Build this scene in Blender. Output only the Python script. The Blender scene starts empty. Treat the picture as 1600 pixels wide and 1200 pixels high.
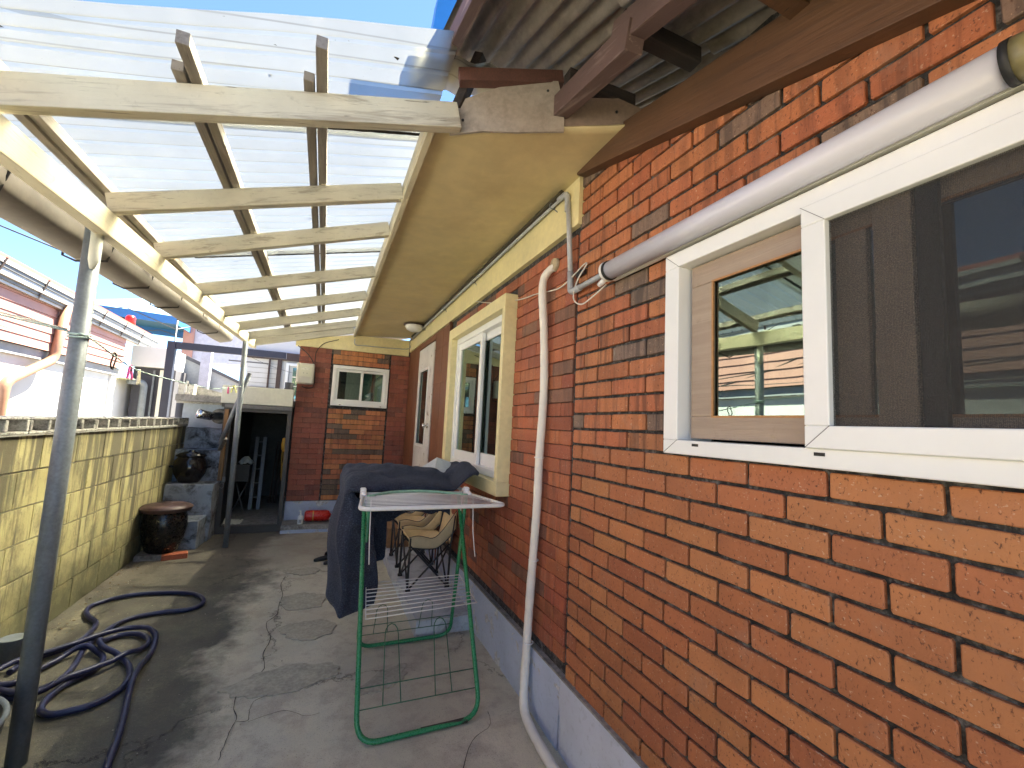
import bpy, math, random
from mathutils import Vector, Matrix, noise
R = random.Random(7)
sc = bpy.context.scene
COL = sc.collection

# ------------------------------------------------------------------ camera
cd = bpy.data.cameras.new('camera'); cam = bpy.data.objects.new('camera', cd); COL.objects.link(cam)
YAW, PIT, ROL = (math.radians(a) for a in (23.06, 5.663, 2.761))
fw = Vector((math.sin(YAW)*math.cos(PIT), math.cos(YAW)*math.cos(PIT), math.sin(PIT)))
rt0 = Vector((math.cos(YAW), -math.sin(YAW), 0)); up0 = rt0.cross(fw)
rt = math.cos(ROL)*rt0 + math.sin(ROL)*up0; up = -math.sin(ROL)*rt0 + math.cos(ROL)*up0
CAM = Vector((0, 0, 1.4))
cam.matrix_world = Matrix(((rt.x, up.x, -fw.x, CAM.x), (rt.y, up.y, -fw.y, CAM.y), (rt.z, up.z, -fw.z, CAM.z), (0, 0, 0, 1)))
cd.sensor_width = 36; cd.lens = 680/1600*36; cd.clip_start = .02; cd.clip_end = 3000
sc.camera = cam

# ------------------------------------------------------------------ sky and sun
SUN = Vector((.46, .31, 1.02)).normalized()
w = bpy.data.worlds.new('World'); sc.world = w; w.use_nodes = True
nt = w.node_tree; bg = nt.nodes['Background']
sky = nt.nodes.new('ShaderNodeTexSky'); sky.sky_type = 'NISHITA'; sky.sun_disc = False
sky.sun_elevation = math.asin(SUN.z); sky.sun_rotation = math.atan2(SUN.x, SUN.y)
sky.altitude = 3000; sky.air_density = .8; sky.dust_density = .0; sky.ozone_density = 6
nt.links.new(sky.outputs[0], bg.inputs[0]); bg.inputs[1].default_value = .05
sl = bpy.data.lights.new('sun', 'SUN'); sl.energy = 4.1; sl.angle = math.radians(.5); sl.color = (1, .93, .82)
so = bpy.data.objects.new('sun', sl); COL.objects.link(so)
so.rotation_euler = (-SUN).to_track_quat('-Z', 'Y').to_euler()
vs = sc.view_settings; vs.view_transform = 'Standard'; vs.look = 'None'; vs.exposure = 3.6; vs.gamma = 1
vs.use_curve_mapping = False
vs.use_white_balance = True; vs.white_balance_temperature = 7050; vs.white_balance_tint = 4    # the phone balanced for the shade
cy = sc.cycles; cy.max_bounces = 10; cy.diffuse_bounces = 6; cy.transmission_bounces = 8; cy.transparent_max_bounces = 16
cy.glossy_bounces = 4; cy.sample_clamp_indirect = 6; cy.use_denoising = True; cy.caustics_reflective = False; cy.caustics_refractive = True

# ------------------------------------------------------------------ materials
def nodes(name):
    m = bpy.data.materials.new(name); m.use_nodes = True; t = m.node_tree
    return m, t, t.nodes['Principled BSDF']
def N(t, kind, **k):
    n = t.nodes.new('ShaderNode'+kind)
    for a, b in k.items():
        if a.startswith('i_'):
            key = a[2:].replace('_', ' ')
            n.inputs[int(key) if key.isdigit() else key].default_value = b
        else: setattr(n, a, b)
    return n
def pos(t, scale=(1, 1, 1)):
    g = N(t, 'NewGeometry'); mp = N(t, 'Mapping'); mp.inputs['Scale'].default_value = scale
    t.links.new(g.outputs['Position'], mp.inputs[0]); return mp.outputs[0]
def noi(t, v, scale, detail=4, rough=.55, dist=0):
    n = N(t, 'TexNoise'); n.inputs['Scale'].default_value = scale; n.inputs['Detail'].default_value = detail
    n.inputs['Roughness'].default_value = rough; n.inputs['Distortion'].default_value = dist
    t.links.new(v, n.inputs['Vector']); return n.outputs['Fac']
def ramp(t, f, stops):
    r = N(t, 'ValToRGB'); el = r.color_ramp.elements
    while len(el) < len(stops): el.new(.5)
    for e, (p, c) in zip(el, stops):
        e.position = p; e.color = (c, c, c, 1) if isinstance(c, (int, float)) else (*c, 1)
    t.links.new(f, r.inputs[0]); return r.outputs[0]
def mix(t, f, a, b, mode='MIX'):
    m = N(t, 'MixRGB', blend_type=mode)
    for i, s in ((0, f), (1, a), (2, b)):
        if hasattr(s, 'is_output'): t.links.new(s, m.inputs[i])
        else: m.inputs[i].default_value = s if i == 0 else (*s, 1)
    return m.outputs[0]
def math_(t, op, a, b=0.):
    m = N(t, 'Math', operation=op)
    for i, s in ((0, a), (1, b)):
        if hasattr(s, 'is_output'): t.links.new(s, m.inputs[i])
        else: m.inputs[i].default_value = s
    return m.outputs[0]
def bump(t, p, h, strength=.3, dist=.01):
    b = N(t, 'Bump'); b.inputs['Strength'].default_value = strength; b.inputs['Distance'].default_value = dist
    t.links.new(h, b.inputs['Height']); t.links.new(b.outputs[0], p.inputs['Normal'])
def sep(t, v):
    s = N(t, 'SeparateXYZ'); t.links.new(v, s.inputs[0]); return s.outputs
MC = {}
def M(name, col, rough=.6, metal=0., var=.25, scale=9, col2=None, lo=.45, hi=.62, bs=60, bstr=.07, stretch=(1, 1, 1), spec=.5, trans=0):
    """A general worn material: base colour with large and fine noise, an optional second colour in patches, fine relief."""
    if name in MC: return MC[name]
    m, t, p = nodes(name); v = pos(t, stretch)
    f = noi(t, v, scale, 6, .6); f2 = noi(t, v, scale*7, 3)
    c = mix(t, ramp(t, f, [(.3, 0), (.7, 1)]), tuple(x*(1-var) for x in col), tuple(min(1, x*(1+var*.6)) for x in col))
    c = mix(t, (0 if var < .1 else .35*var/.25) if var < .6 else .6, c, ramp(t, f2, [(.35, tuple(x*.6 for x in col)), (.65, tuple(min(1, x*1.2) for x in col))]))
    if col2:
        f3 = noi(t, v, scale*1.7, 8, .68)
        c = mix(t, ramp(t, f3, [(lo, 0), (hi, 1)]), c, col2)
    t.links.new(c, p.inputs['Base Color'])
    if var >= .1: t.links.new(ramp(t, f2, [(.2, max(0, rough-.12)), (.8, min(1, rough+.12))]), p.inputs['Roughness'])
    else: p.inputs['Roughness'].default_value = rough
    p.inputs['Metallic'].default_value = metal; p.inputs['Specular IOR Level'].default_value = spec
    if var >= .1 or bs > 100: bump(t, p, noi(t, v, bs, 5, .6), bstr, .004)
    MC[name] = m; return m

def brick_mat(name, attr):
    m, t, p = nodes(name); v = pos(t)
    if attr: a = N(t, 'Attribute'); a.attribute_name = 'Col'; base = a.outputs['Color']; rnd = a.outputs['Alpha']
    else: a = N(t, 'ObjectInfo'); base = a.outputs['Color']; rnd = a.outputs['Alpha']
    s = sep(t, v)
    # alpha = how sooty / streaky this brick is
    f = noi(t, v, 14, 6, .65)
    c = mix(t, ramp(t, f, [(.3, 0), (.75, .55)]), base, mix(t, 1., base, (1.25, 1.3, 1.3), 'MULTIPLY'))
    speck = noi(t, pos(t, (1, 1, .6)), 170, 3, .6, .4)
    c = mix(t, ramp(t, speck, [(.30, .9), (.41, 0)]), c, (.07, .022, .012))
    speck2 = noi(t, pos(t, (1, 1, 1.3)), 120, 2, .5)
    c = mix(t, ramp(t, speck2, [(.66, 0), (.72, .7)]), c, (.55, .36, .24))
    # vertical lime and soot streaks
    st = noi(t, pos(t, (26, 26, 2.2)), 1.0, 4, .6, .6)
    c = mix(t, math_(t, 'MULTIPLY', ramp(t, st, [(.47, 0), (.6, 1)]), rnd), c, mix(t, 1., base, (.42, .45, .5), 'MULTIPLY'))
    st2 = noi(t, pos(t, (40, 40, 5)), 1.0, 5, .7, 1.2)
    c = mix(t, math_(t, 'MULTIPLY', ramp(t, st2, [(.64, 0), (.72, .55)]), rnd), c, (.42, .38, .33))
    film = noi(t, v, 5.5, 8, .72)
    c = mix(t, ramp(t, film, [(.56, 0), (.75, .30)]), c, (.30, .235, .19))
    big = noi(t, v, 2.3, 5, .6)
    c = mix(t, ramp(t, big, [(.5, 0), (.75, .35)]), c, (.06, .035, .025))
    t.links.new(c, p.inputs['Base Color'])
    t.links.new(ramp(t, f, [(.3, .55), (.7, .82)]), p.inputs['Roughness'])
    h = math_(t, 'ADD', math_(t, 'MULTIPLY', speck, .8), noi(t, v, 45, 5, .65))
    bump(t, p, h, .55, .003)
    return m
m_brick_o = brick_mat('fired brick', False); m_brick_a = brick_mat('fired brick far', True)

def mortar():
    m, t, p = nodes('dark mortar'); v = pos(t)
    f = noi(t, v, 22, 6, .7); g = noi(t, v, 120, 4, .6)
    c = ramp(t, f, [(.35, (.012, .012, .013)), (.52, (.035, .034, .033)), (.66, (.15, .145, .14))])
    c = mix(t, ramp(t, noi(t, v, 60, 4), [(.55, 0), (.7, .5)]), c, (.2, .19, .18))
    t.links.new(c, p.inputs['Base Color']); p.inputs['Roughness'].default_value = .95
    bump(t, p, math_(t, 'ADD', f, g), .7, .006); return m
m_mortar = mortar()

def floor_mat():
    m, t, p = nodes('yard concrete'); v = pos(t); s = sep(t, v)
    f1 = noi(t, v, 1.6, 8, .62); f2 = noi(t, v, 7, 8, .65); f3 = noi(t, v, 60, 5, .6); f4 = noi(t, v, 220, 2, .6)
    c = ramp(t, f1, [(.3, (.47, .42, .32)), (.5, (.56, .505, .39)), (.7, (.64, .58, .45))])
    c = mix(t, ramp(t, f2, [(.38, .75), (.52, 0)]), c, (.42, .35, .28))
    c = mix(t, ramp(t, f2, [(.56, 0), (.72, .4)]), c, (.44, .40, .35))
    # damp, mossy strip along the block wall
    d = math_(t, 'ADD', s[0], math_(t, 'MULTIPLY', math_(t, 'SUBTRACT', noi(t, v, 1.3, 6, .6), .5), .9))
    d = math_(t, 'ADD', d, math_(t, 'MULTIPLY', math_(t, 'SUBTRACT', noi(t, v, 9, 6, .7), .5), .35))
    wet = ramp(t, math_(t, 'ADD', math_(t, 'MULTIPLY', d, .5), .8), [(.535, 1), (.635, 0)])
    moss = ramp(t, noi(t, pos(t, (1, .7, 1)), 3.1, 8, .68), [(.32, (.022, .021, .015)), (.46, (.052, .048, .031)), (.57, (.10, .092, .058)), (.70, (.25, .22, .135))])
    moss = mix(t, ramp(t, f3, [(.35, .7), (.6, 0)]), moss, (.035, .033, .028))
    c = mix(t, math_(t, 'MULTIPLY', wet, .9), c, moss)
    # brown grime towards the far end
    far = ramp(t, math_(t, 'ADD', math_(t, 'MULTIPLY', s[1], .16), math_(t, 'MULTIPLY', f2, .45)), [(.93, 0), (1.02, .4)])
    c = mix(t, far, c, (.18, .145, .11))
    c = mix(t, ramp(t, f4, [(.3, .5), (.42, 0)]), c, (.08, .07, .06))
    c = mix(t, ramp(t, f4, [(.66, 0), (.74, .5)]), c, (.5, .46, .4))
    # hairline cracks
    vo = N(t, 'TexVoronoi', feature='DISTANCE_TO_EDGE'); vo.inputs['Scale'].default_value = .62
    dv = N(t, 'VectorMath', operation='ADD'); sc_ = N(t, 'VectorMath', operation='SCALE'); nn = N(t, 'TexNoise')
    nn.inputs['Scale'].default_value = 3.4; nn.inputs['Detail'].default_value = 9; nn.inputs['Roughness'].default_value = .7; sc_.inputs['Scale'].default_value = .55
    t.links.new(v, nn.inputs['Vector']); t.links.new(nn.outputs['Color'], sc_.inputs[0]); t.links.new(v, dv.inputs[0]); t.links.new(sc_.outputs[0], dv.inputs[1]); t.links.new(dv.outputs[0], vo.inputs['Vector'])
    cr = ramp(t, vo.outputs['Distance'], [(.0, 1), (.0045, 0)])
    crk = math_(t, 'MULTIPLY', cr, ramp(t, noi(t, v, 1.1, 2), [(.42, 0), (.5, 1)]))
    c = mix(t, math_(t, 'MULTIPLY', crk, .8), c, (.03, .026, .022))
    t.links.new(c, p.inputs['Base Color'])
    t.links.new(mix(t, wet, (.9, .9, .9), (.72, .72, .72)), p.inputs['Roughness'])
    h = math_(t, 'ADD', math_(t, 'ADD', f2, math_(t, 'MULTIPLY', f3, .5)), math_(t, 'MULTIPLY', f4, .25))
    h = math_(t, 'SUBTRACT', h, math_(t, 'MULTIPLY', crk, .8))
    bump(t, p, h, .6, .008); return m

def block_mat():
    m, t, p = nodes('yellow painted block'); v = pos(t); s = sep(t, v)
    ob = N(t, 'ObjectInfo')
    f = noi(t, v, 5, 6, .6)
    c = ramp(t, f, [(.3, (.33, .29, .14)), (.6, (.42, .375, .19)), (.8, (.50, .45, .25))])
    c = mix(t, math_(t, 'MULTIPLY', ob.outputs['Random'], .25), c, (.40, .34, .14))
    # run-down streaks of soot, strongest under the coping
    st = noi(t, pos(t, (1, 9, .75)), 1., 6, .66, .35)
    zt = math_(t, 'ADD', math_(t, 'MULTIPLY', s[2], .16), math_(t, 'MULTIPLY', st, 1.))
    c = mix(t, ramp(t, zt, [(.595, 0), (.69, .9)]), c, (.075, .066, .045))
    st2 = noi(t, pos(t, (1, 22, 1.6)), 1., 6, .7, .3)
    c = mix(t, ramp(t, st2, [(.55, 0), (.66, .8)]), c, (.11, .095, .055))
    c = mix(t, ramp(t, noi(t, pos(t, (1, 2.2, 1.4)), 2.4, 9, .72), [(.49, 0), (.64, .75)]), c, (.11, .10, .06))
    lowz = math_(t, 'ADD', s[2], math_(t, 'MULTIPLY', noi(t, v, 6, 7, .7), .9))
    c = mix(t, ramp(t, lowz, [(.50, .92), (.92, 0)]), c, (.085, .085, .045))
    c = mix(t, ramp(t, noi(t, v, 38, 4, .6), [(.6, 0), (.7, .55)]), c, (.16, .14, .08))
    t.links.new(c, p.inputs['Base Color']); p.inputs['Roughness'].default_value = .85
    bump(t, p, math_(t, 'ADD', noi(t, v, 150, 4, .7), noi(t, v, 30, 4)), .45, .004); return m

def polycarb():
    m, t, p = nodes('milky ribbed plastic sheet'); v = pos(t); out = t.nodes['Material Output']
    f = noi(t, v, 3.2, 6, .6)
    col = ramp(t, f, [(.3, (.50, .50, .455)), (.7, (.57, .57, .525))])
    sy = sep(t, v)[1]; ph = math_(t, 'MODULO', math_(t, 'SUBTRACT', sy, 1.30), .098)     # darker line painted along each rib so its relief shows
    rib = math_(t, 'MULTIPLY', math_(t, 'GREATER_THAN', ph, .0745), math_(t, 'LESS_THAN', ph, .0815))
    col = mix(t, math_(t, 'MULTIPLY', rib, ramp(t, noi(t, pos(t, (2, 9, 2)), 1.5, 5, .6), [(.25, .35), (.7, .75)])), col, (.30, .29, .25))
    grime = ramp(t, noi(t, pos(t, (1, 3, 3)), 9, 8, .7), [(.62, 0), (.74, .3)])
    col = mix(t, grime, col, (.45, .43, .36))
    col = mix(t, ramp(t, noi(t, v, 90, 2, .6), [(.2, .8), (.255, 0)]), col, (.2, .17, .1))
    tr = N(t, 'BsdfTranslucent'); df = N(t, 'BsdfDiffuse'); gl = N(t, 'BsdfGlossy'); gl.inputs['Roughness'].default_value = .25
    tp = N(t, 'BsdfTransparent'); tp.inputs[0].default_value = (.93, .95, .95, 1)
    rf = N(t, 'BsdfRefraction'); rf.inputs['Roughness'].default_value = .70; rf.inputs['IOR'].default_value = .65
    for n in (tr, df, rf): t.links.new(col, n.inputs[0])
    fw_ = N(t, 'MixShader'); fw_.inputs[0].default_value = .88; t.links.new(tr.outputs[0], fw_.inputs[1]); t.links.new(rf.outputs[0], fw_.inputs[2])
    a = N(t, 'MixShader'); a.inputs[0].default_value = .18; t.links.new(fw_.outputs[0], a.inputs[1]); t.links.new(df.outputs[0], a.inputs[2])
    b = N(t, 'MixShader'); b.inputs[0].default_value = .035; t.links.new(a.outputs[0], b.inputs[1]); t.links.new(tp.outputs[0], b.inputs[2])
    c = N(t, 'MixShader'); c.inputs[0].default_value = .04; t.links.new(b.outputs[0], c.inputs[1]); t.links.new(gl.outputs[0], c.inputs[2])
    t.links.new(c.outputs[0], out.inputs[0]); return m

def glass(name, tint, refl, see, kf=1.6):
    """Window pane: mirror reflection that grows with the angle over a tinted see-through or dark body."""
    m, t, p = nodes(name); out = t.nodes['Material Output']
    gl = N(t, 'BsdfGlossy'); gl.inputs['Roughness'].default_value = .012; gl.inputs[0].default_value = (*tint, 1)
    fr = N(t, 'Fresnel'); fr.inputs[0].default_value = 1.55
    k = math_(t, 'ADD', math_(t, 'MULTIPLY', fr.outputs[0], kf), refl)
    tp = N(t, 'BsdfTransparent'); tp.inputs[0].default_value = (see*.93, see, see*.97, 1)
    v = pos(t); b = N(t, 'Bump'); b.inputs['Strength'].default_value = .04; b.inputs['Distance'].default_value = .01
    t.links.new(noi(t, v, 3, 2), b.inputs['Height']); t.links.new(b.outputs[0], gl.inputs['Normal'])
    mx = N(t, 'MixShader'); t.links.new(k, mx.inputs[0]); t.links.new(tp.outputs[0], mx.inputs[1]); t.links.new(gl.outputs[0], mx.inputs[2])
    t.links.new(mx.outputs[0], out.inputs[0]); return m

def screen():
    m, t, p = nodes('insect screen mesh'); out = t.nodes['Material Output']; v = pos(t)
    df = N(t, 'BsdfDiffuse'); df.inputs[0].default_value = (.05, .05, .05, 1); tp = N(t, 'BsdfTransparent')
    gl = N(t, 'BsdfGlossy'); gl.inputs[0].default_value = (.5, .5, .5, 1); gl.inputs['Roughness'].default_value = .45
    s = sep(t, v)
    wv = math_(t, 'MULTIPLY', math_(t, 'ABSOLUTE', math_(t, 'SINE', math_(t, 'MULTIPLY', s[1], 1250.))), math_(t, 'ABSOLUTE', math_(t, 'SINE', math_(t, 'MULTIPLY', s[2], 1250.))))
    f = math_(t, 'ADD', math_(t, 'MULTIPLY', wv, .3), math_(t, 'MULTIPLY', noi(t, v, 420, 2), .85))
    a = N(t, 'MixShader'); a.inputs[0].default_value = .02; t.links.new(df.outputs[0], a.inputs[1]); t.links.new(gl.outputs[0], a.inputs[2])
    b = N(t, 'MixShader'); t.links.new(f, b.inputs[0]); t.links.new(a.outputs[0], b.inputs[1]); t.links.new(tp.outputs[0], b.inputs[2])
    t.links.new(b.outputs[0], out.inputs[0]); return m

def timber(name, paint, bare, lo=.5, hi=.6, along='y', rough=.8, grain=1., tilt=0.):
    """Painted or raw timber whose grain, cracks and flaking run along one axis."""
    m, t, p = nodes(name)
    k = {'x': (1.6, 34, 34), 'y': (34, 1.6, 34), 'z': (34, 34, 1.6)}[along]
    v = pos(t, k)
    if tilt:                                     # grain follows a sloping member
        vr = N(t, 'VectorRotate', rotation_type='Y_AXIS' if along == 'x' else 'X_AXIS'); vr.inputs['Angle'].default_value = tilt
        mp = v.node; g0 = N(t, 'NewGeometry'); t.links.new(g0.outputs['Position'], vr.inputs['Vector']); t.links.new(vr.outputs[0], mp.inputs[0])
    f = noi(t, v, 1., 7, .65, .5); g = noi(t, v, 3.2, 4, .6); v2 = pos(t); b_ = noi(t, v2, 4, 5, .6)
    c = mix(t, ramp(t, b_, [(.3, 0), (.7, 1)]), tuple(x*.78 for x in paint), paint)
    c = mix(t, ramp(t, f, [(lo, 0), (hi, 1)]), c, bare)
    c = mix(t, ramp(t, g, [(.27, .85*grain), (.36, 0)]), c, tuple(x*.22 for x in bare))
    c = mix(t, ramp(t, noi(t, v2, 26, 6, .7), [(.58, 0), (.74, .45)]), c, tuple(x*.5 for x in paint))
    t.links.new(c, p.inputs['Base Color']); p.inputs['Roughness'].default_value = rough
    bump(t, p, math_(t, 'ADD', f, math_(t, 'MULTIPLY', g, .8)), .6, .003); return m

def peel(name, a, b, c3, lo=.5, hi=.53, scale=5):
    """Paint over render that has flaked away in irregular islands."""
    m, t, p = nodes(name); v = pos(t)
    f = noi(t, v, scale, 9, .68, .4); g = noi(t, v, 3, 5); h = noi(t, v, 40, 5, .65)
    c = mix(t, ramp(t, g, [(.35, 0), (.65, 1)]), tuple(x*.85 for x in a), a)
    c = mix(t, ramp(t, h, [(.55, 0), (.7, .5)]), c, tuple(x*.6 for x in a))
    c = mix(t, ramp(t, f, [(lo, 0), (hi, 1)]), c, mix(t, ramp(t, h, [(.4, 0), (.6, 1)]), b, c3))
    t.links.new(c, p.inputs['Base Color']); p.inputs['Roughness'].default_value = .85
    hh = math_(t, 'ADD', ramp(t, f, [(lo, 1), (hi, .3)]), math_(t, 'MULTIPLY', h, .5))
    bump(t, p, hh, .5, .006); return m

m_floor = floor_mat(); m_block = block_mat(); m_poly = polycarb(); m_screen = screen()
m_soffit = M('yellow painted plywood', (.60, .50, .28), .5, var=.14, scale=1.6, col2=(.47, .37, .20), lo=.5, hi=.8, bs=20, bstr=.12)
m_band = M('pale yellow paint', (.72, .64, .36), .5, var=.12, scale=4, bs=50, bstr=.1)
m_cream_y = timber('cream painted timber long', (.58, .52, .37), (.36, .31, .22), .58, .68, 'y')
m_cream_x = timber('cream painted timber across', (.60, .57, .46), (.34, .31, .25), .54, .66, 'x', tilt=.239)
m_greywood = timber('weathered grey timber', (.27, .245, .215), (.17, .15, .13), .45, .6, 'y')
m_dkwood_y = timber('dark stained rafter timber', (.12, .075, .068), (.24, .18, .165), .56, .70, 'y', tilt=-.345)
m_dkwood_x = timber('blackened batten timber', (.028, .022, .020), (.06, .045, .04), .5, .7, 'x')
m_fascia = timber('brown stained board', (.12, .058, .028), (.065, .033, .019), .5, .72, 'y', .6, tilt=-.268)
m_panel = timber('brown painted boarding', (.20, .075, .035), (.12, .045, .025), .56, .7, 'z', .55)
m_plinth = peel('pale blue peeling plinth paint', (.46, .53, .68), (.36, .36, .36), (.60, .62, .66), .57, .59, 5)
m_plinth2 = peel('smooth pale blue plinth paint', (.56, .60, .70), (.40, .40, .42), (.55, .55, .6), .74, .78, 4)
m_bench = peel('pale worn painted concrete', (.55, .57, .60), (.33, .33, .33), (.40, .42, .47), .50, .60, 5)
m_stair = peel('blue grey stained concrete', (.32, .36, .42), (.09, .095, .10), (.04, .04, .042), .46, .60, 5)
m_cement = M('old grey cement', (.28, .27, .25), .9, var=.4, scale=8, col2=(.10, .095, .085), lo=.5, hi=.7, bs=50, bstr=.5)
m_patch = M('dark cement patch', (.43, .385, .30), .85, var=.35, scale=9, bs=90, bstr=.3)
m_white = M('white window plastic', (.80, .81, .80), .32, var=.04, scale=5, bs=30, bstr=.02)
m_wgrey = M('off white enamel', (.72, .72, .70), .4, var=.06, scale=9, bs=60, bstr=.03)
m_wfoil = timber('pale oak foil', (.52, .40, .30), (.44, .34, .25), .45, .6, 'z', .45, .3)
m_wfoil_y = timber('pale oak foil rail', (.40, .31, .235), (.33, .25, .19), .45, .6, 'y', .45, .3)
m_orange = M('orange glazing bead', (.45, .22, .08), .5)
m_glass = glass('tinted window glass', (.64, .80, .71), .24, .42)
m_glass2 = glass('clear window glass', (.72, .88, .84), .06, .85)
m_glass3 = glass('plain window glass', (.25, .25, .25), -.03, .5, .25)
m_dark = M('dark room interior', (.03, .028, .026), .9)
m_black = M('black rubber', (.018, .018, .018), .6)
m_blacksteel = M('black tube steel', (.022, .022, .025), .4)
m_galv = M('galvanised steel', (.19, .215, .235), .55, metal=.15, var=.25, scale=12, col2=(.30, .25, .2), lo=.62, hi=.75, bs=80, bstr=.15)
m_conduit = M('grey plastic conduit', (.40, .42, .44), .5, var=.15, bs=40)
m_pipewrap = M('white insulation wrap', (.74, .70, .63), .65, var=.08, scale=14, col2=(.5, .45, .38), lo=.64, hi=.8, bs=40, bstr=.25)
m_slate = M('corrugated slate sheet', (.23, .20, .175), .85, var=.2, scale=5, col2=(.12, .095, .08), lo=.45, hi=.75, stretch=(2, .9, 1), bs=60, bstr=.15)
m_board = M('cement board', (.34, .30, .26), .9, var=.2, scale=7, col2=(.22, .19, .165), lo=.5, hi=.7, bs=90, bstr=.3)
m_green = M('green enamel tube', (.025, .22, .085), .3, var=.15, scale=20, bs=60, bstr=.03)
m_greenw = M('green coated wire', (.03, .13, .06), .45)
m_rust = M('rusty tube', (.06, .045, .03), .8, var=.4, scale=40)
m_hose = M('dark blue rubber hose', (.022, .026, .075), .38, var=.2, scale=20, bs=60, bstr=.1)
m_tan = M('tan canvas', (.66, .54, .32), .85, var=.12, scale=14, bs=220, bstr=.35)
m_card = M('brown cardboard', (.30, .17, .085), .85, var=.15)
m_tape = M('pale parcel tape', (.45, .35, .22), .4)
m_jar = M('dark brown onggi glaze', (.012, .009, .007), .28, var=.4, scale=7, bs=14, bstr=.1)
m_lid = M('red brown plastic lid', (.085, .045, .038), .45, var=.2, scale=6)
m_pot = M('black glazed earthenware', (.012, .010, .010), .16, var=.3, bs=10, bstr=.05)
m_red = M('red painted cylinder', (.55, .02, .015), .3, var=.1)
m_brass = M('yellow label band', (.6, .4, .08), .5)
m_chrome = M('thin steel flue', (.65, .66, .68), .22, metal=1., var=.1)
m_pink = M('salmon siding', (.45, .235, .20), .6, var=.08, scale=3, bs=30, bstr=.05)
m_whitewall = M('white render', (.62, .63, .64), .85, var=.06, scale=3, bs=60, bstr=.15)
m_greyr = M('grey painted render', (.32, .34, .37), .85, var=.15, scale=3, bs=50, bstr=.15)
m_dkgrey = M('dark grey wall', (.085, .085, .10), .8, var=.2, scale=3)
m_gut = M('white gutter metal', (.42, .42, .42), .35, var=.1)
m_gutd = M('grey gutter inside band', (.12, .12, .125), .5)
m_brown = M('brown strap', (.06, .036, .03), .6)
m_copper = M('terracotta coloured downpipe', (.32, .17, .11), .45, var=.15)
m_canopygut = M('dull brown sheet gutter', (.16, .14, .12), .7, var=.25, scale=5, bs=40, bstr=.2)
m_cable = M('black cable', (.02, .018, .018), .6)
m_rope = M('pale teal rope', (.45, .58, .55), .8, bs=300, bstr=.5)
m_wire = M('thin white flex', (.70, .67, .6), .6)
m_pinkp = M('pink plastic', (.75, .12, .32), .4, var=.05)
m_creamp = M('cream plastic', (.70, .64, .42), .45, var=.05)
m_whitep = M('white plastic', (.78, .78, .76), .4, var=.05)
m_yelp = M('yellow plastic', (.72, .70, .25), .4, var=.05)
m_tarp = M('blue tarpaulin', (.03, .16, .42), .45, var=.1)
m_tarp2 = M('teal tarpaulin underside', (.015, .10, .20), .5, var=.1)
m_tarp3 = M('pale blue tarpaulin top', (.25, .45, .75), .45, var=.1)
m_bluefas = M('blue metal fascia', (.02, .16, .48), .35, var=.08)
m_parapet = M('cream painted parapet', (.66, .66, .56), .8, var=.1, scale=4)
m_navy = M('dark slate blue steel', (.025, .028, .05), .55, var=.15)
m_clearp = M('cloudy clear sheet', (.55, .60, .62), .4, var=.15)
m_yellow = M('yellow cord', (.42, .25, .03), .5)
m_alu = M('dull aluminium', (.14, .14, .145), .45, metal=.4)
m_meter = M('pale grey meter case', (.56, .55, .48), .45, var=.08)
m_face = M('meter face', (.62, .62, .50), .4, var=.06)
m_curtain = M('grey green curtain', (.62, .64, .60), .85, var=.12, scale=6, stretch=(1, 12, .3))
m_teal = M('teal patterned curtain', (.10, .30, .27), .8, var=.45, scale=30)
m_roofred = M('red roof tile', (.42, .12, .10), .6, var=.12)

def blanket_mat():
    m, t, p = nodes('navy fleece blanket'); v = pos(t)
    f = noi(t, v, 150, 3, .7); g = noi(t, v, 12, 4, .6)
    c = ramp(t, f, [(.38, (.007, .009, .018)), (.55, (.022, .027, .042)), (.68, (.075, .088, .12))])
    c = mix(t, ramp(t, g, [(.3, 0), (.7, .35)]), c, (.045, .06, .10))
    t.links.new(c, p.inputs['Base Color']); p.inputs['Roughness'].default_value = .95
    p.inputs['Sheen Weight'].default_value = .08; p.inputs['Sheen Roughness'].default_value = .5; p.inputs['Sheen Tint'].default_value = (.5, .6, .8, 1)
    bump(t, p, math_(t, 'ADD', f, noi(t, v, 90, 3)), .8, .004); return m
m_blanket = blanket_mat()

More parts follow.
